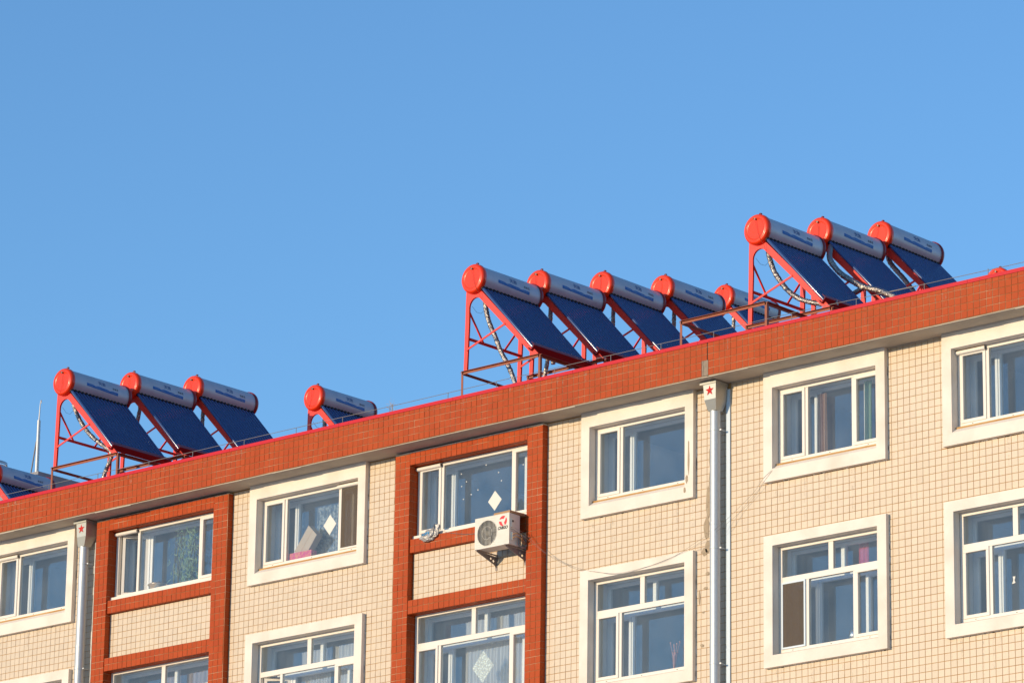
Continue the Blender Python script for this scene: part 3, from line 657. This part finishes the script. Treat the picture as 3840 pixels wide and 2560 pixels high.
# casing: sheet with the fan opening
fx, fz, fr_ = -1.088-ax, 17.655-az, .197
circ = [(fx+fr_*math.cos(2*math.pi*k/40), fz+fr_*math.sin(2*math.pi*k/40)) for k in range(40)]
me = prism([(-W_/2,.0),(W_/2,.0),(W_/2,H_),(-W_/2,H_)], [circ], .012, 'casing_front', M['ac']); cs = link('casing_front', me, A); cs.location = (0, AY0-ay+.006, 0)
q = MB(); q.box(-W_/2,W_/2,AY0-ay+.012,AY1-ay,H_-.008,H_); q.box(-W_/2,W_/2,AY0-ay+.012,AY1-ay,0,.012); q.box(-W_/2,-W_/2+.008,AY0-ay+.012,AY1-ay,.012,H_-.008); q.box(W_/2-.008,W_/2,AY0-ay+.012,AY1-ay,.012,H_-.008)
q.box(-W_/2-.002,W_/2+.002,AY0-ay-.003,AY0-ay+.02,H_-.004,H_+.004); q.box(-W_/2+.01,-W_/2+.42,AY1-ay-.012,AY1-ay,.012,H_-.008,1)
q.box(.095,.10,AY0-ay-.0015,AY0-ay,.01,H_-.01,1) if False else None
for k in range(5): q.box(.11,.33,AY0-ay-.002,AY0-ay+.001,.05+k*.03,.053+k*.03)
q.build('casing', [M['ac'], M['acdark']], A)
q = MB(); q.box(-W_/2+.01,.09,AY0-ay+.07,AY0-ay+.074,.012,H_-.008); q.build('fan_shroud', M['acdark'], A)
q = MB(); q.lathe([(.001,-.03),(.045,-.03),(.05,.0)], 20, 'y', (fx, AY0-ay+.05, fz))
for k in range(3):
    a = k*2.094+.4
    q.add([(fx+.04*math.cos(a),AY0-ay+.035,fz+.04*math.sin(a)),(fx+.17*math.cos(a-.35),AY0-ay+.025,fz+.17*math.sin(a-.35)),(fx+.18*math.cos(a+.35),AY0-ay+.05,fz+.18*math.sin(a+.35)),(fx+.04*math.cos(a+.9),AY0-ay+.055,fz+.04*math.sin(a+.9))], [(0,1,2,3)])
q.build('fan', M['fan'], A)
q = MB()
for k in range(-7, 8):
    x = k*.0265; h = math.sqrt(max(0, fr_**2-x*x))
    if h > .03: q.box(fx+x-.0022,fx+x+.0022,AY0-ay-.006,AY0-ay-.001,fz-h,fz+h)
for rr in (fr_, .10): 
    pts = [(fx+rr*math.cos(2*math.pi*k/36), AY0-ay-.005, fz+rr*math.sin(2*math.pi*k/36)) for k in range(37)]; q.tube(pts, .004 if rr > .15 else .002, 5, 0, False)
for k in range(1, 14): 
    z = k*H_/14; q.box(-W_/2+.012,.075,AY0-ay-.0035,AY0-ay-.001,z-.0012,z+.0012) if abs(z-fz) > fr_-.01 else (q.box(-W_/2+.012,fx-math.sqrt(fr_**2-(z-fz)**2),AY0-ay-.0035,AY0-ay-.001,z-.0012,z+.0012), q.box(fx+math.sqrt(fr_**2-(z-fz)**2),.075,AY0-ay-.0035,AY0-ay-.001,z-.0012,z+.0012))
q.build('fan_grille', M['ac'], A)
# logo: three curved blades
lg = MB(); lc = Vector((-.768-ax, 0, 17.795-az))
for k in range(3):
    a0 = math.pi/2+k*2.0944; vs = []; n = 12
    for i in range(n+1):
        t = i/n; ang = a0-.55+1.75*t; ro = .081-.004*t; ri = .030+.012*t+.034*t**4
        vs += [(lc.x+ro*math.cos(ang)*1.0+.0, AY0-ay-.003, lc.z+ro*math.sin(ang)), (lc.x+ri*math.cos(ang+.25*(1-t)), AY0-ay-.003, lc.z+ri*math.sin(ang+.25*(1-t)))]
    lg.add(vs, [(2*i, 2*i+2, 2*i+3, 2*i+1) for i in range(n)])
lg.build('logo', M['logo'], A)
me = text_mesh('CHIGO', .064, M['acdark'], 'brand_lettering', .0008, .25, .96, .0028); me.transform(Matrix.Rotation(R(90), 4, 'X')); o = link('brand_lettering', me, A); o.location = (-.775-ax, AY0-ay-.002, 17.688-az)
q = MB(); q.box(W_/2,W_/2+.012,AY0-ay+.04,AY0-ay+.10,.27,.40); q.box(W_/2+.012,W_/2+.0135,AY0-ay+.05,AY0-ay+.09,.345,.375,1); q.box(W_/2,W_/2+.018,AY0-ay+.05,AY0-ay+.075,.07,.19); q.build('service_cover', [M['ac'], M['acdark']], A)
for (dx, dz) in ((0,0),(.02,-.05)):
    q = MB(); s0 = (W_/2+.018,-.06,.15+dz); q.tube([s0,(W_/2+.06,-.03,.17+dz),(W_/2+.07,.06,.16+dz),(W_/2+.05,.13,.10+dz),(W_/2+.03,.30,.02)], .009, 8); q.build('copper_pipe', M['copper'], A)
q = MB(); cl = [(W_/2+.04+.012*math.sin(k*.5), .14+.085*math.cos(2*math.pi*k/16), .06+.085*math.sin(2*math.pi*k/16)) for k in range(36)]; q.tube(cl, .010, 6); q.build('coiled_hose', M['bracket'], A)
q = MB(); q.tube([(W_/2+.01,-.09,.235),(W_/2+.04,-.07,.22),(W_/2+.07,0,.18),(W_/2+.085,.08,.155),(W_/2+.08,.2,.15)], .006, 6); q.build('power_cable', M['cable'], A)
for bx in (-1.285-ax, -.705-ax):
    hol = [[(.075+.020*math.cos(2*math.pi*k/14), -.105+.020*math.sin(2*math.pi*k/14)) for k in range(14)], [(.135+.018*math.cos(2*math.pi*k/14), -.078+.018*math.sin(2*math.pi*k/14)) for k in range(14)]]
    me = prism([(0,-.03),(.46,-.012),(.46,-.03),(.03,-.17),(.0,-.215)], hol, .004, 'bracket', M['bracket'])
    bm = bmesh.new(); bm.from_mesh(me); bm.transform(Matrix.Rotation(R(-90), 4, 'Z')); bm.to_mesh(me); bm.free()
    o = link('bracket', me, A); o.location = (bx, .326, .0)
    q = MB(); q.box(bx-.02,bx+.02,.326-.47,.326,-.012,-.0015); q.box(bx-.02,bx+.02,.320,.325,-.24,-.012); q.build('bracket_arm', M['bracket'], A)
q = MB(); q.box(-.17,.17,-.19,.17,0,.036); o = q.build('cardboard_sheet', M['card']); o.location = (-.80,-.245,17.911); o.rotation_euler = (0,0,R(-3)); tag(o, 'flat brown cardboard piece lying on top of the air conditioner', 'cardboard')
# bag hanging on the sill
bg_ = thing('plastic_bag', (-2.60,-.10,17.93), 'crumpled silvery plastic bag with blue print on the red bay sill', 'bag')
bm = bmesh.new(); bmesh.ops.create_icosphere(bm, subdivisions=4, radius=1); rg = random.Random(9)
from mathutils import noise as mn
for v in bm.verts:
    c = v.co.copy(); n1 = mn.noise(c*2.2)*.35+mn.noise(c*6)*.12; v.co = Vector((c.x*.17*(1+n1), c.y*.07*(1+n1), c.z*.085*(1+n1)-.02+ (.06*max(0, c.x) if c.z > 0 else 0)))
    if c.x > .6 and c.z > 0: v.co += Vector((.02,0,.07))
me = bpy.data.meshes.new('bag_body'); bm.to_mesh(me); bm.free(); me.materials.append(M['foilbag']); me.materials.append(M['bagblue'])
for p in me.polygons:
    c = p.center; p.use_smooth = False; p.material_index = 1 if (-.10 < c.x < .06 and -.02 < c.z < .035 and c.y < 0 and mn.noise(c*40) > -.15) else 0
link('bag_body', me, bg_)

# ------------------------------------------------------------------ cables across the wall
def cable(pts, r, label, m=M['cable'], name='cable', cat='cable'):
    # smooth the polyline a little
    P_ = [Vector(p) for p in pts]
    for _ in range(2):
        Q = [P_[0]]
        for a, b in zip(P_[:-1], P_[1:]): Q += [a.lerp(b, .25), a.lerp(b, .75)]
        Q.append(P_[-1]); P_ = Q
    c = P_[0]; q = MB(); q.tube([p-c for p in P_], r, 5); o = q.build(name, m); o.location = c; return tag(o, label, cat)
cable([(-.568,-.40,17.66),(-.52,-.2,17.60),(-.255,-.135,17.311),(.10,-.05,17.09),(.456,-.05,16.937),(.692,-.10,16.865),(1.168,-.10,16.748),(1.60,-.10,16.762),(2.108,-.10,16.802),(2.455,-.10,16.907),(2.645,-.05,17.016),(3.104,-.25,17.053),(3.302,-.1,17.272),(3.512,-.05,17.45),(3.746,-.03,17.618),(3.93,-.09,17.77),(4.12,-.085,17.875),(4.145,.05,18.02)], .0019, 'thin grey cable running from the air conditioner to the window right of the downpipe')
cable([(-.56,-.38,17.64),(-.2,-.14,17.26),(.2,-.04,17.02),(.5,-.05,16.90),(.75,-.10,16.86),(1.2,-.085,16.72),(1.9,-.085,16.79),(2.5,-.09,16.90),(3.15,-.24,17.03),(3.5,-.03,17.36),(3.75,-.03,17.54),(3.93,-.09,17.70),(4.1,-.085,17.86)], .0018, 'thinner second cable sagging just below the first on the same wall')
cable([(-2.44,.05,18.0),(-2.3,-.10,17.93),(-2.0,-.10,17.85),(-1.7,-.11,17.80),(-1.36,-.12,17.77)], .003, 'short loose wire hanging over the red sill left of the air conditioner', M['wire'], 'loose_wire', 'wire')

# ------------------------------------------------------------------ roof edge wire
LW = thing('lightning_wire', (0,-.3,19.9), 'thin steel lightning wire carried on short pins along the red coping', 'wire')
q = MB(); q.tube([(-14,-.02,.158),(-9,-.0,.158),(-5,.01,.168),(-3,0,.16),(-1,0,.168),(3,0,.165),(4.6,0,.176),(7,0,.15),(8.4,0,.14),(11,0,.14)], .0045, 6); q.tube([(6.4,0,.156),(6.85,0,.151)], .009, 6); q.build('wire', M['wire'], LW)
for x in (-11.1,-9.915,-8.7,-7.68,-6.504,-5.342,-4.321,-3.306,-2.08,-1.081,.10,1.209,2.182,3.184,4.63,5.8,7.0,8.1):
    q = MB(); q.tube([(x,0,0),(x,0,.165)], .0055, 6); q.build('pin', M['wire'], LW)
q = MB(); rg = random.Random(2)
for k in range(46):
    a = rg.uniform(0, 6.28); L = rg.uniform(.04,.14); t = rg.uniform(.2,1.3); d = Vector((math.cos(a)*math.sin(t), math.sin(a)*math.sin(t)*.6, math.cos(t))).normalized(); p0 = Vector((0,0,rg.uniform(0,.12))); q.add([p0, p0+d*L+Vector((.002,0,.003)), p0+d*L, p0+Vector((.003,.0,0))], [(0,1,2,3)])
q.tube([(0,0,-.05),(.01,0,.14)], .004, 5)
o = q.build('dry_weed', M['dry']); o.location = (-3.26,-.3,19.95); tag(o, 'dry grass tuft caught on the lightning wire above the coping', 'weed')

# ------------------------------------------------------------------ solar water heaters
NT = 16; TP = .0858; TY0 = .084
TD = Vector((1, 0, -1.08)).normalized()
def shared():
    H = {}
    q = MB(); q.lathe([(.228,.05),(.2285,.06),(.2285,1.44),(.228,1.45)], 56, 'y'); H['tank'] = q.mesh('tank', M['tank'])
    prof = [(.150,.012),(.164,.012),(.172,.006),(.180,.004),(.186,.012),(.200,.0),(.222,.010),(.236,.028),(.244,.055),(.245,.095),(.230,.097)]
    q = MB(); q.lathe(prof, 56, 'y'); q.lathe([(.001,.012),(.150,.012)], 56, 'y', smooth=False); H['cap'] = q.mesh('end_cap', M['cap'])
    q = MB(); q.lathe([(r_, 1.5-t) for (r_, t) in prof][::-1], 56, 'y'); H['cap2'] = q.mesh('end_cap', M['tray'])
    q = MB(); q.tube([TD*.20, TD*1.85, TD*1.875], [.0265,.0265,.014], 14); H['tube'] = q.mesh('vacuum_tube', M['tube'])
    q = MB(); q.tube([TD*.205, TD*.262], .039, 14); H['seal'] = q.mesh('seal_ring', M['rubber'])
    # side frame sheet with arch
    arch = [(-.128+.005,-.66)]
    for k in range(13):
        a = math.pi-k*(math.pi*.74)/12; arch.append((.015+.142*math.cos(a), -.455+.155*math.sin(a)))
    out = [(-.195,-.10),(-.222,-1.50),(-.150,-1.50)]+arch+[(1.262,-1.50),(1.385,-1.50),(.135,-.215),(.12,-.12)]
    H['frame'] = prism(out, [], .034, 'side_frame', M['redpaint'])
    q = MB(); q.bar((-.16,0,-1.15),(.66,0,-.865),.012,.032); H['brace'] = q.mesh('brace', M['redpaint'])
    q = MB(); q.bar((-.17,.12,-.95),(-.17,1.38,-.95),.03,.04); H['rail'] = q.mesh('rear_rail', M['redpaint'])
    q = MB(); q.bar((-.17,.13,-.47),(-.17,.50,-.945),.02,.028); H['diag1'] = q.mesh('diagonal', M['redpaint'])
    q = MB(); q.bar((-.17,1.37,-.47),(-.17,1.00,-.945),.02,.028); H['diag2'] = q.mesh('diagonal', M['redpaint'])
    q = MB(); q.bar((.40,.10,-.52),(.40,1.40,-.52),.03,.035); H['cross'] = q.mesh('cross_bar', M['redpaint'])
    q = MB(); q.bar((.86,.10,-1.00),(.86,1.40,-1.00),.03,.035); H['cross2'] = q.mesh('cross_bar', M['redpaint'])
    # tray: channel that takes the tube ends
    q = MB(); n_ = Vector((TD.z*-1, 0, TD.x)).normalized(); c = TD*1.885
    for (dd, ww, tt) in ((0,.055,.004),):
        q.obox(c+Vector((0,.75,0)), TD*.003, Vector((0,.70,0)), n_*.055)
        q.obox(c-TD*.04+n_*.055+Vector((0,.75,0)), TD*.042, Vector((0,.70,0)), n_*.003)
        q.obox(c-TD*.04-n_*.055+Vector((0,.75,0)), TD*.042, Vector((0,.70,0)), n_*.003)
    H['tray'] = q.mesh('tube_tray', M['tray'])
    q = MB(); q.tube([(0,0,.0),(0,0,.045)], .013, 10); q.tube([(0,0,.0),(0,0,.012)], .02, 10); q.lathe([(.001,.066),(.02,.060),(.027,.046),(.008,.043)], 14, 'z', mi=1); H['valve'] = q.mesh('vent_valve', [M['brass'], M['redcap']])
    q = MB(); q.tube([(.01,.012,.156),(.01,-.022,.156)], .016, 10); q.tube([(-.012,-.01,.162),(-.020,-.02,.168)], .010, 8); H['knob'] = q.mesh('port_knob', M['brass'])
    H['strings'] = []
    for pts in ([(.012,-.02,.15),(.03,-.008,.05),(.06,-.004,-.08),(.10,-.004,-.18),(.135,.03,-.26),(.15,.09,-.36)], [(.012,-.02,.15),(.025,-.006,.06),(.02,-.004,-.05),(.0,-.004,-.12),(-.02,0,-.2)], [(.0,-.02,.15),(-.01,-.006,.03),(-.05,-.004,-.08),(-.07,.0,-.17),(-.10,.03,-.24)]):
        q = MB(); q.tube(pts, .0028, 4); H['strings'].append(q.mesh('string', M['string']))
    # printed label, wrapped on the barrel
    def wrap(me, y0, a0, drift):
        for v in me.vertices:
            y = y0+v.co.x; a = R(a0+drift*(y-.39)/.75)+v.co.y/.2295; rr = .2300+v.co.z
            v.co = (rr*math.cos(a), y, rr*math.sin(a))
    def sheet(top):
        q = MB(); n = 60; vs = []
        for i in range(n+1):
            t = i/n; vs += [(.752*t, -.026+(top(t)+.026)*k/6, 0) for k in range(7)]
        q.add(vs, [(7*i+k, 7*i+7+k, 7*i+8+k, 7*i+k+1) for i in range(n) for k in range(6)]); return q
    def top(t):
        base = .028
        for c_, wd, dp in ((.27,.05,.014),(.74,.05,.014)): base -= dp*.9*math.exp(-((t-c_)/wd)**2)
        base += .004*math.exp(-((t-.40)/.06)**2)-.006*max(0, (t-.42))*(1 if t < .72 else 0)
        return base
    me = sheet(top).mesh('label_band', M['ribbon']); wrap(me, .39, 0, -7.5); H['band'] = me
    for key, body, sz, y0, a0, m, shr, sx, bold in (('t1','天治',.085,.757,20.0,M['ink'],0,1.0,.0015), ('t2','热水王',.046,1.078,11.5,M['black'],0,1.0,.0010), ('t3','SOLAR',.028,.485,0.3,M['white'],.2,1.1,0), ('t4','ENERGY',.028,.645,0.0,M['white'],.2,1.1,0), ('t5','WATER',.028,.865,-.2,M['white'],.2,1.1,0), ('t6','HEATER',.028,1.03,-.2,M['white'],.2,1.1,0)):
        me = text_mesh(body, sz, m, 'lettering', 0, shr, sx, bold)
        for v in me.vertices: v.co.z = .0006
        wrap(me, y0, a0, -7.5 if key > 't2' else 0); H[key] = me
    return H
HS = shared()
def stand(x, y, z, zl, label, group, x1=1.63, dep=1.50, name='roof_stand'):
    # brown angle-iron stand: rails and posts, z = top of the rails, zl = roof height below
    t = thing(name, (x, y, zl), label, 'metal stand', group); h = z-zl
    q = MB(); q.angle((0,0,h),(x1,0,h),.042, .006, side=1); q.build('rail', M['iron'], t)
    q = MB(); q.angle((0,dep,h),(x1,dep,h),.042, .006, side=-1); q.build('rail', M['iron'], t)
    for xx in (0, x1):
        q = MB(); q.angle((xx,.0,h-.002),(xx,dep,h-.002),.045,.006, side=1 if xx else -1); q.build('rail', M['iron'], t)
        for yy in (0, dep):
            q = MB(); hh = h+.0; a0 = 0 if yy == 0 else dep*.2
            q.box(xx-.021,xx+.021,yy-.003,yy+.003,a0-.15,hh-.004); q.box(xx+(.015 if xx else -.021),xx+(.021 if xx else -.015),yy+.003,yy+(.042 if yy == 0 else -.042),a0-.15,hh-.004) if yy == 0 else q.box(xx-.003,xx+.003,yy-.045,yy-.003,a0-.15,hh-.004)
            q.build('post', M['iron'], t)
    return t
def roof_z(y): return 19.87+max(0, y-.35)*.1966
def heater(x, y, z, label, foil=(), si=0, group='solar water heaters on the roof', stand_label=None, empty_knob=False, valve=True):
    t = thing('solar_water_heater', (x, y, z-1.5), label, 'solar water heater', group); up = Vector((0,0,1.5))
    jr = random.Random(int(x*7+y*13)); t.rotation_euler = (R(jr.uniform(-.3,.3)), 0, R(jr.uniform(-.7,.7)))
    def ch(name, key, parent=t, loc=(0,0,0)):
        me = HS[key] if isinstance(key, str) else key
        o = link(name, me, parent); o.location = Vector(loc)+(up if parent is t else Vector((0,0,0))); return o
    tk = ch('tank', 'tank')
    for k in ('band','t1','t2','t3','t4','t5','t6'): ch('label_band' if k == 'band' else 'lettering', k, tk)
    for i in range(NT): ch('seal_ring', 'seal', tk, (0, TY0+TP*i+.012, 0))
    ch('end_cap', 'cap'); c2 = ch('end_cap', 'cap2'); c2['label'] = 'dark red far end cap'
    for i in range(NT): ch('vacuum_tube', 'tube', t, (0, TY0+TP*i+.012, 0))
    ch('side_frame', 'frame', t, (0,.115,0)); ch('side_frame', 'frame', t, (0,1.385,0)); ch('brace', 'brace', t, (0,.09,0)); ch('brace', 'brace', t, (0,1.36,0))
    for k in ('rail','diag1','diag2','cross','cross2'): ch({'rail':'rear_rail','diag1':'diagonal','diag2':'diagonal','cross':'cross_bar','cross2':'cross_bar'}[k], k)
    ch('tube_tray', 'tray')
    if valve: ch('vent_valve', 'valve', t, (0,.14,.226))
    ch('port_knob', 'knob'); ch('string', HS['strings'][si % 3])
    rg = random.Random(int(x*31+y*17))
    for pts, r_ in foil:
        P_ = [Vector(p) for p in pts]
        for _ in range(3):
            Q = [P_[0]]
            for a, b in zip(P_[:-1], P_[1:]): Q += [a.lerp(b, .25), a.lerp(b, .75)]
            Q.append(P_[-1]); P_ = Q
        D = []
        for a, b in zip(P_[:-1], P_[1:]):
            n = max(1, int((b-a).length/.014)); D += [a.lerp(b, i/n) for i in range(n)]
        q = MB(); q.tube(D, [r_*(.92+.16*rg.random()) for _ in D], 14, smooth=False)
        for i, v in enumerate(q.v): q.v[i] = (v[0]+rg.gauss(0,.0018), v[1]+rg.gauss(0,.0018), v[2]+rg.gauss(0,.0018))
        o = q.build('foil_pipe', M['foil'], t); o.location = -Vector((x, y, z-1.5))
    q = MB(); q.tube([(-.10,.14,-.42),(-.02,.16,-.53),(.06,.18,-.56),(.12,.2,-.50),(.16,.25,-.4)], .003, 4); ch('sensor_wire', q.mesh('sensor_wire', M['bluewire']))
    if stand_label: stand(x-.245, y+.098, z-1.5, roof_z(y), stand_label, 'angle iron stands under the solar heaters')
    return t
def curve_drop(x, y, z, zend, lean=.0): return [(x,y,z),(x+lean*.3,y,z-.25),(x+lean,y,zend)]
XM, YM = -3.08, 1.29
mfo = [(-3.05,1.59,22.27),(-3.05,1.59,22.17),(-3.01,1.59,21.95),(-2.92,1.59,21.73),(-2.8,1.59,21.52),(-2.69,1.59,21.26),(-2.53,1.59,21.03),(-2.37,1.59,20.7),(-2.25,1.59,20.3)]
mf2 = [(-2.44,2.49,21.6),(-2.48,2.49,21.37),(-2.52,2.49,21.17),(-2.56,2.49,21.0),(-2.6,2.49,20.4)]
names = ['frontmost', 'second', 'third', 'fourth']
ordn = ['first', 'second', 'third', 'fourth']
for i, (yy, zz, dx) in enumerate(((1.29,22.50,0),(2.87,22.785,0),(4.45,23.15,0),(6.04,23.47,0))):
    fo = [(mfo, .038), (mf2, .034)] if i == 0 else [([(-3.02,yy+.3,zz-.2),(-3.03,yy+.3,zz-.45),(-3.05,yy+.32,zz-.8),(-3.0,yy+.35,zz-1.3)], .036)]
    heater(XM, yy, zz, ['solar heater at the near left end of the middle row, its foil pipe hanging below', 'solar heater second from left in the middle row of five', 'solar heater third from left in the middle row, behind the second', 'solar heater fourth in the middle row, beside the empty brown stand'][i], fo, (0,2,1,1)[i],
           stand_label=['tall brown stand under the near heater of the middle row', 'brown stand under the second heater of the middle row', 'brown stand under the third heater of the middle row, hidden low', 'brown stand under the fourth heater of the middle row'][i])
heater(-7.158, 12.77, 25.725, 'smaller looking distant solar heater behind the empty brown stand', [([(-7.14,13.1,25.5),(-7.17,13.1,25.0)], .036)], 2, stand_label='brown stand under the distant heater behind the middle row')
XR_ = 2.03
rfo = [(2.04,2.44,22.3),(2.05,2.44,22.2),(2.09,2.44,22.03),(2.16,2.44,21.86),(2.28,2.44,21.68),(2.44,2.44,21.48),(2.68,2.44,21.3),(2.99,2.44,21.18),(3.17,2.44,21.15),(3.35,2.5,21.14)]
r2 = [(2.2,3.85,22.62),(2.34,3.6,22.34),(2.42,3.6,22.2),(2.55,3.6,22.04),(2.72,3.6,21.91),(2.86,3.6,21.82),(2.99,3.6,21.73),(3.17,3.6,21.66),(3.33,3.6,21.6),(3.47,3.6,21.52),(3.63,3.6,21.43),(3.8,3.6,21.3)]
r2b = [(2.55,3.6,21.45),(2.68,3.6,21.58),(2.81,3.6,21.65),(2.91,3.6,21.68),(3.02,3.6,21.72)]
r3 = [(2.0,5.58,23.0),(2.02,5.58,22.84),(2.15,5.58,22.67),(2.32,5.58,22.48),(2.46,5.58,22.29),(2.6,5.58,22.1)]
heater(XR_, 2.14, 22.50, 'solar heater at the left end of the right group with a curved foil pipe', [(rfo, .040)], 0, stand_label='brown stand under the left heater of the right group')
heater(XR_, 3.72, 22.85, 'middle solar heater of the right group, crossed by a branching foil pipe', [(r2, .046), (r2b, .042)], 1, stand_label='brown stand under the middle heater of the right group')
heater(XR_, 5.29, 23.19, 'right solar heater of the right group, highest on the roof at right', [(r3, .040)], 2, stand_label='brown stand under the right heater of the right group')
heater(.857, 10.19, 23.85, 'solar heater at far right of which only the orange cap top shows above the coping', (), 2)
XL_ = -12.67
lfo = [(-12.9,1.8,22.3),(-12.83,1.8,22.11),(-12.68,1.8,21.88),(-12.48,1.8,21.65),(-12.26,1.8,21.47),(-12.0,1.8,21.3),(-11.85,1.8,21.2),(-11.88,1.8,21.05),(-11.97,1.8,20.93),(-12.04,1.8,20.79),(-12.1,1.8,20.4)]
heater(XL_, 1.30, 22.50, 'solar heater at the near left end of the left group of three', [(lfo, .036)], 1, stand_label='brown stand under the near heater of the left group')
heater(XL_, 2.88, 22.79, 'middle solar heater of the left group of three', [([(-12.64,3.18,22.6),(-12.66,3.18,22.4),(-12.71,3.18,22.19),(-12.8,3.2,21.8)], .036)], 1, stand_label='brown stand under the middle heater of the left group')
heater(XL_, 4.42, 23.07, 'right solar heater of the left group of three, standing free against the sky', [([(-12.6,4.7,22.85),(-12.63,4.7,22.65),(-12.63,4.7,22.44),(-12.65,4.7,22.0)], .036)], 2, stand_label='brown stand under the right heater of the left group')
heater(-11.89, 6.74, 23.28, 'single solar heater standing alone between the left and middle groups', [([(-11.95,7.14,23.1),(-11.95,7.14,22.99),(-11.94,7.14,22.6)], .04)], 2)
heater(-18.73, 5.11, 22.60, 'lowest solar heater at the far left edge, cut off by the picture frame', (), 1)
stand(1.50, 1.0, 20.84, roof_z(1.0)-.1, 'empty brown angle iron stand with no heater, in front of the fourth and distant heaters', 'angle iron stands under the solar heaters', 1.636, 1.15)

# ------------------------------------------------------------------ roof left
rd = thing('lightning_rod', (-21.755, 9.0, 22.0), 'tall silver lightning rod with a thin hooked tip rising at far left', 'lightning rod')
q = MB(); q.tube([(0,0,0),(0,0,3.03)], [.055,.036], 12); q.build('mast', M['galv'], rd)
q = MB(); q.tube([(0,0,3.0),(.012,0,3.32),(.02,0,3.40),(.025,0,3.44),(.045,0,3.445),(.05,0,3.38)], [.016,.011,.009,.009,.009,.008], 8); q.build('tip', M['galv'], rd)
q = MB(); q.tube([(-.05,0,2.6),(-.2,.0,1.8),(-.27,0,1.0)], .014, 6); q.build('stay_cable', M['cable'], rd)
hb = thing('roof_hut', (-21.9, 12.0, 21.0), 'low grey rendered hut on the roof behind the left group', 'hut')
q = MB(); q.box(-1.0,1.3,-4.0,4.0,-1.5,2.58); q.build('hut_walls', M['grey'], hb); q = MB(); q.box(-1.05,.68,-4.05,-3.3,2.582,2.66); q.build('hut_capping', M['card2'], hb)
q = MB(); q.lathe([(.30,0),(.30,.05),(.28,.055),(.28,.0)], 28, 'z'); q.tube([(0,0,-2.3),(0,0,.0)], .03, 8); q.lathe([(.001,-.02),(.28,-.02)], 28, 'z')
o = q.build('steel_vent', M['galv']); o.location = (-20.95, 7.1, 23.56); tag(o, 'round galvanised vent top behind the far left heater', 'vent')
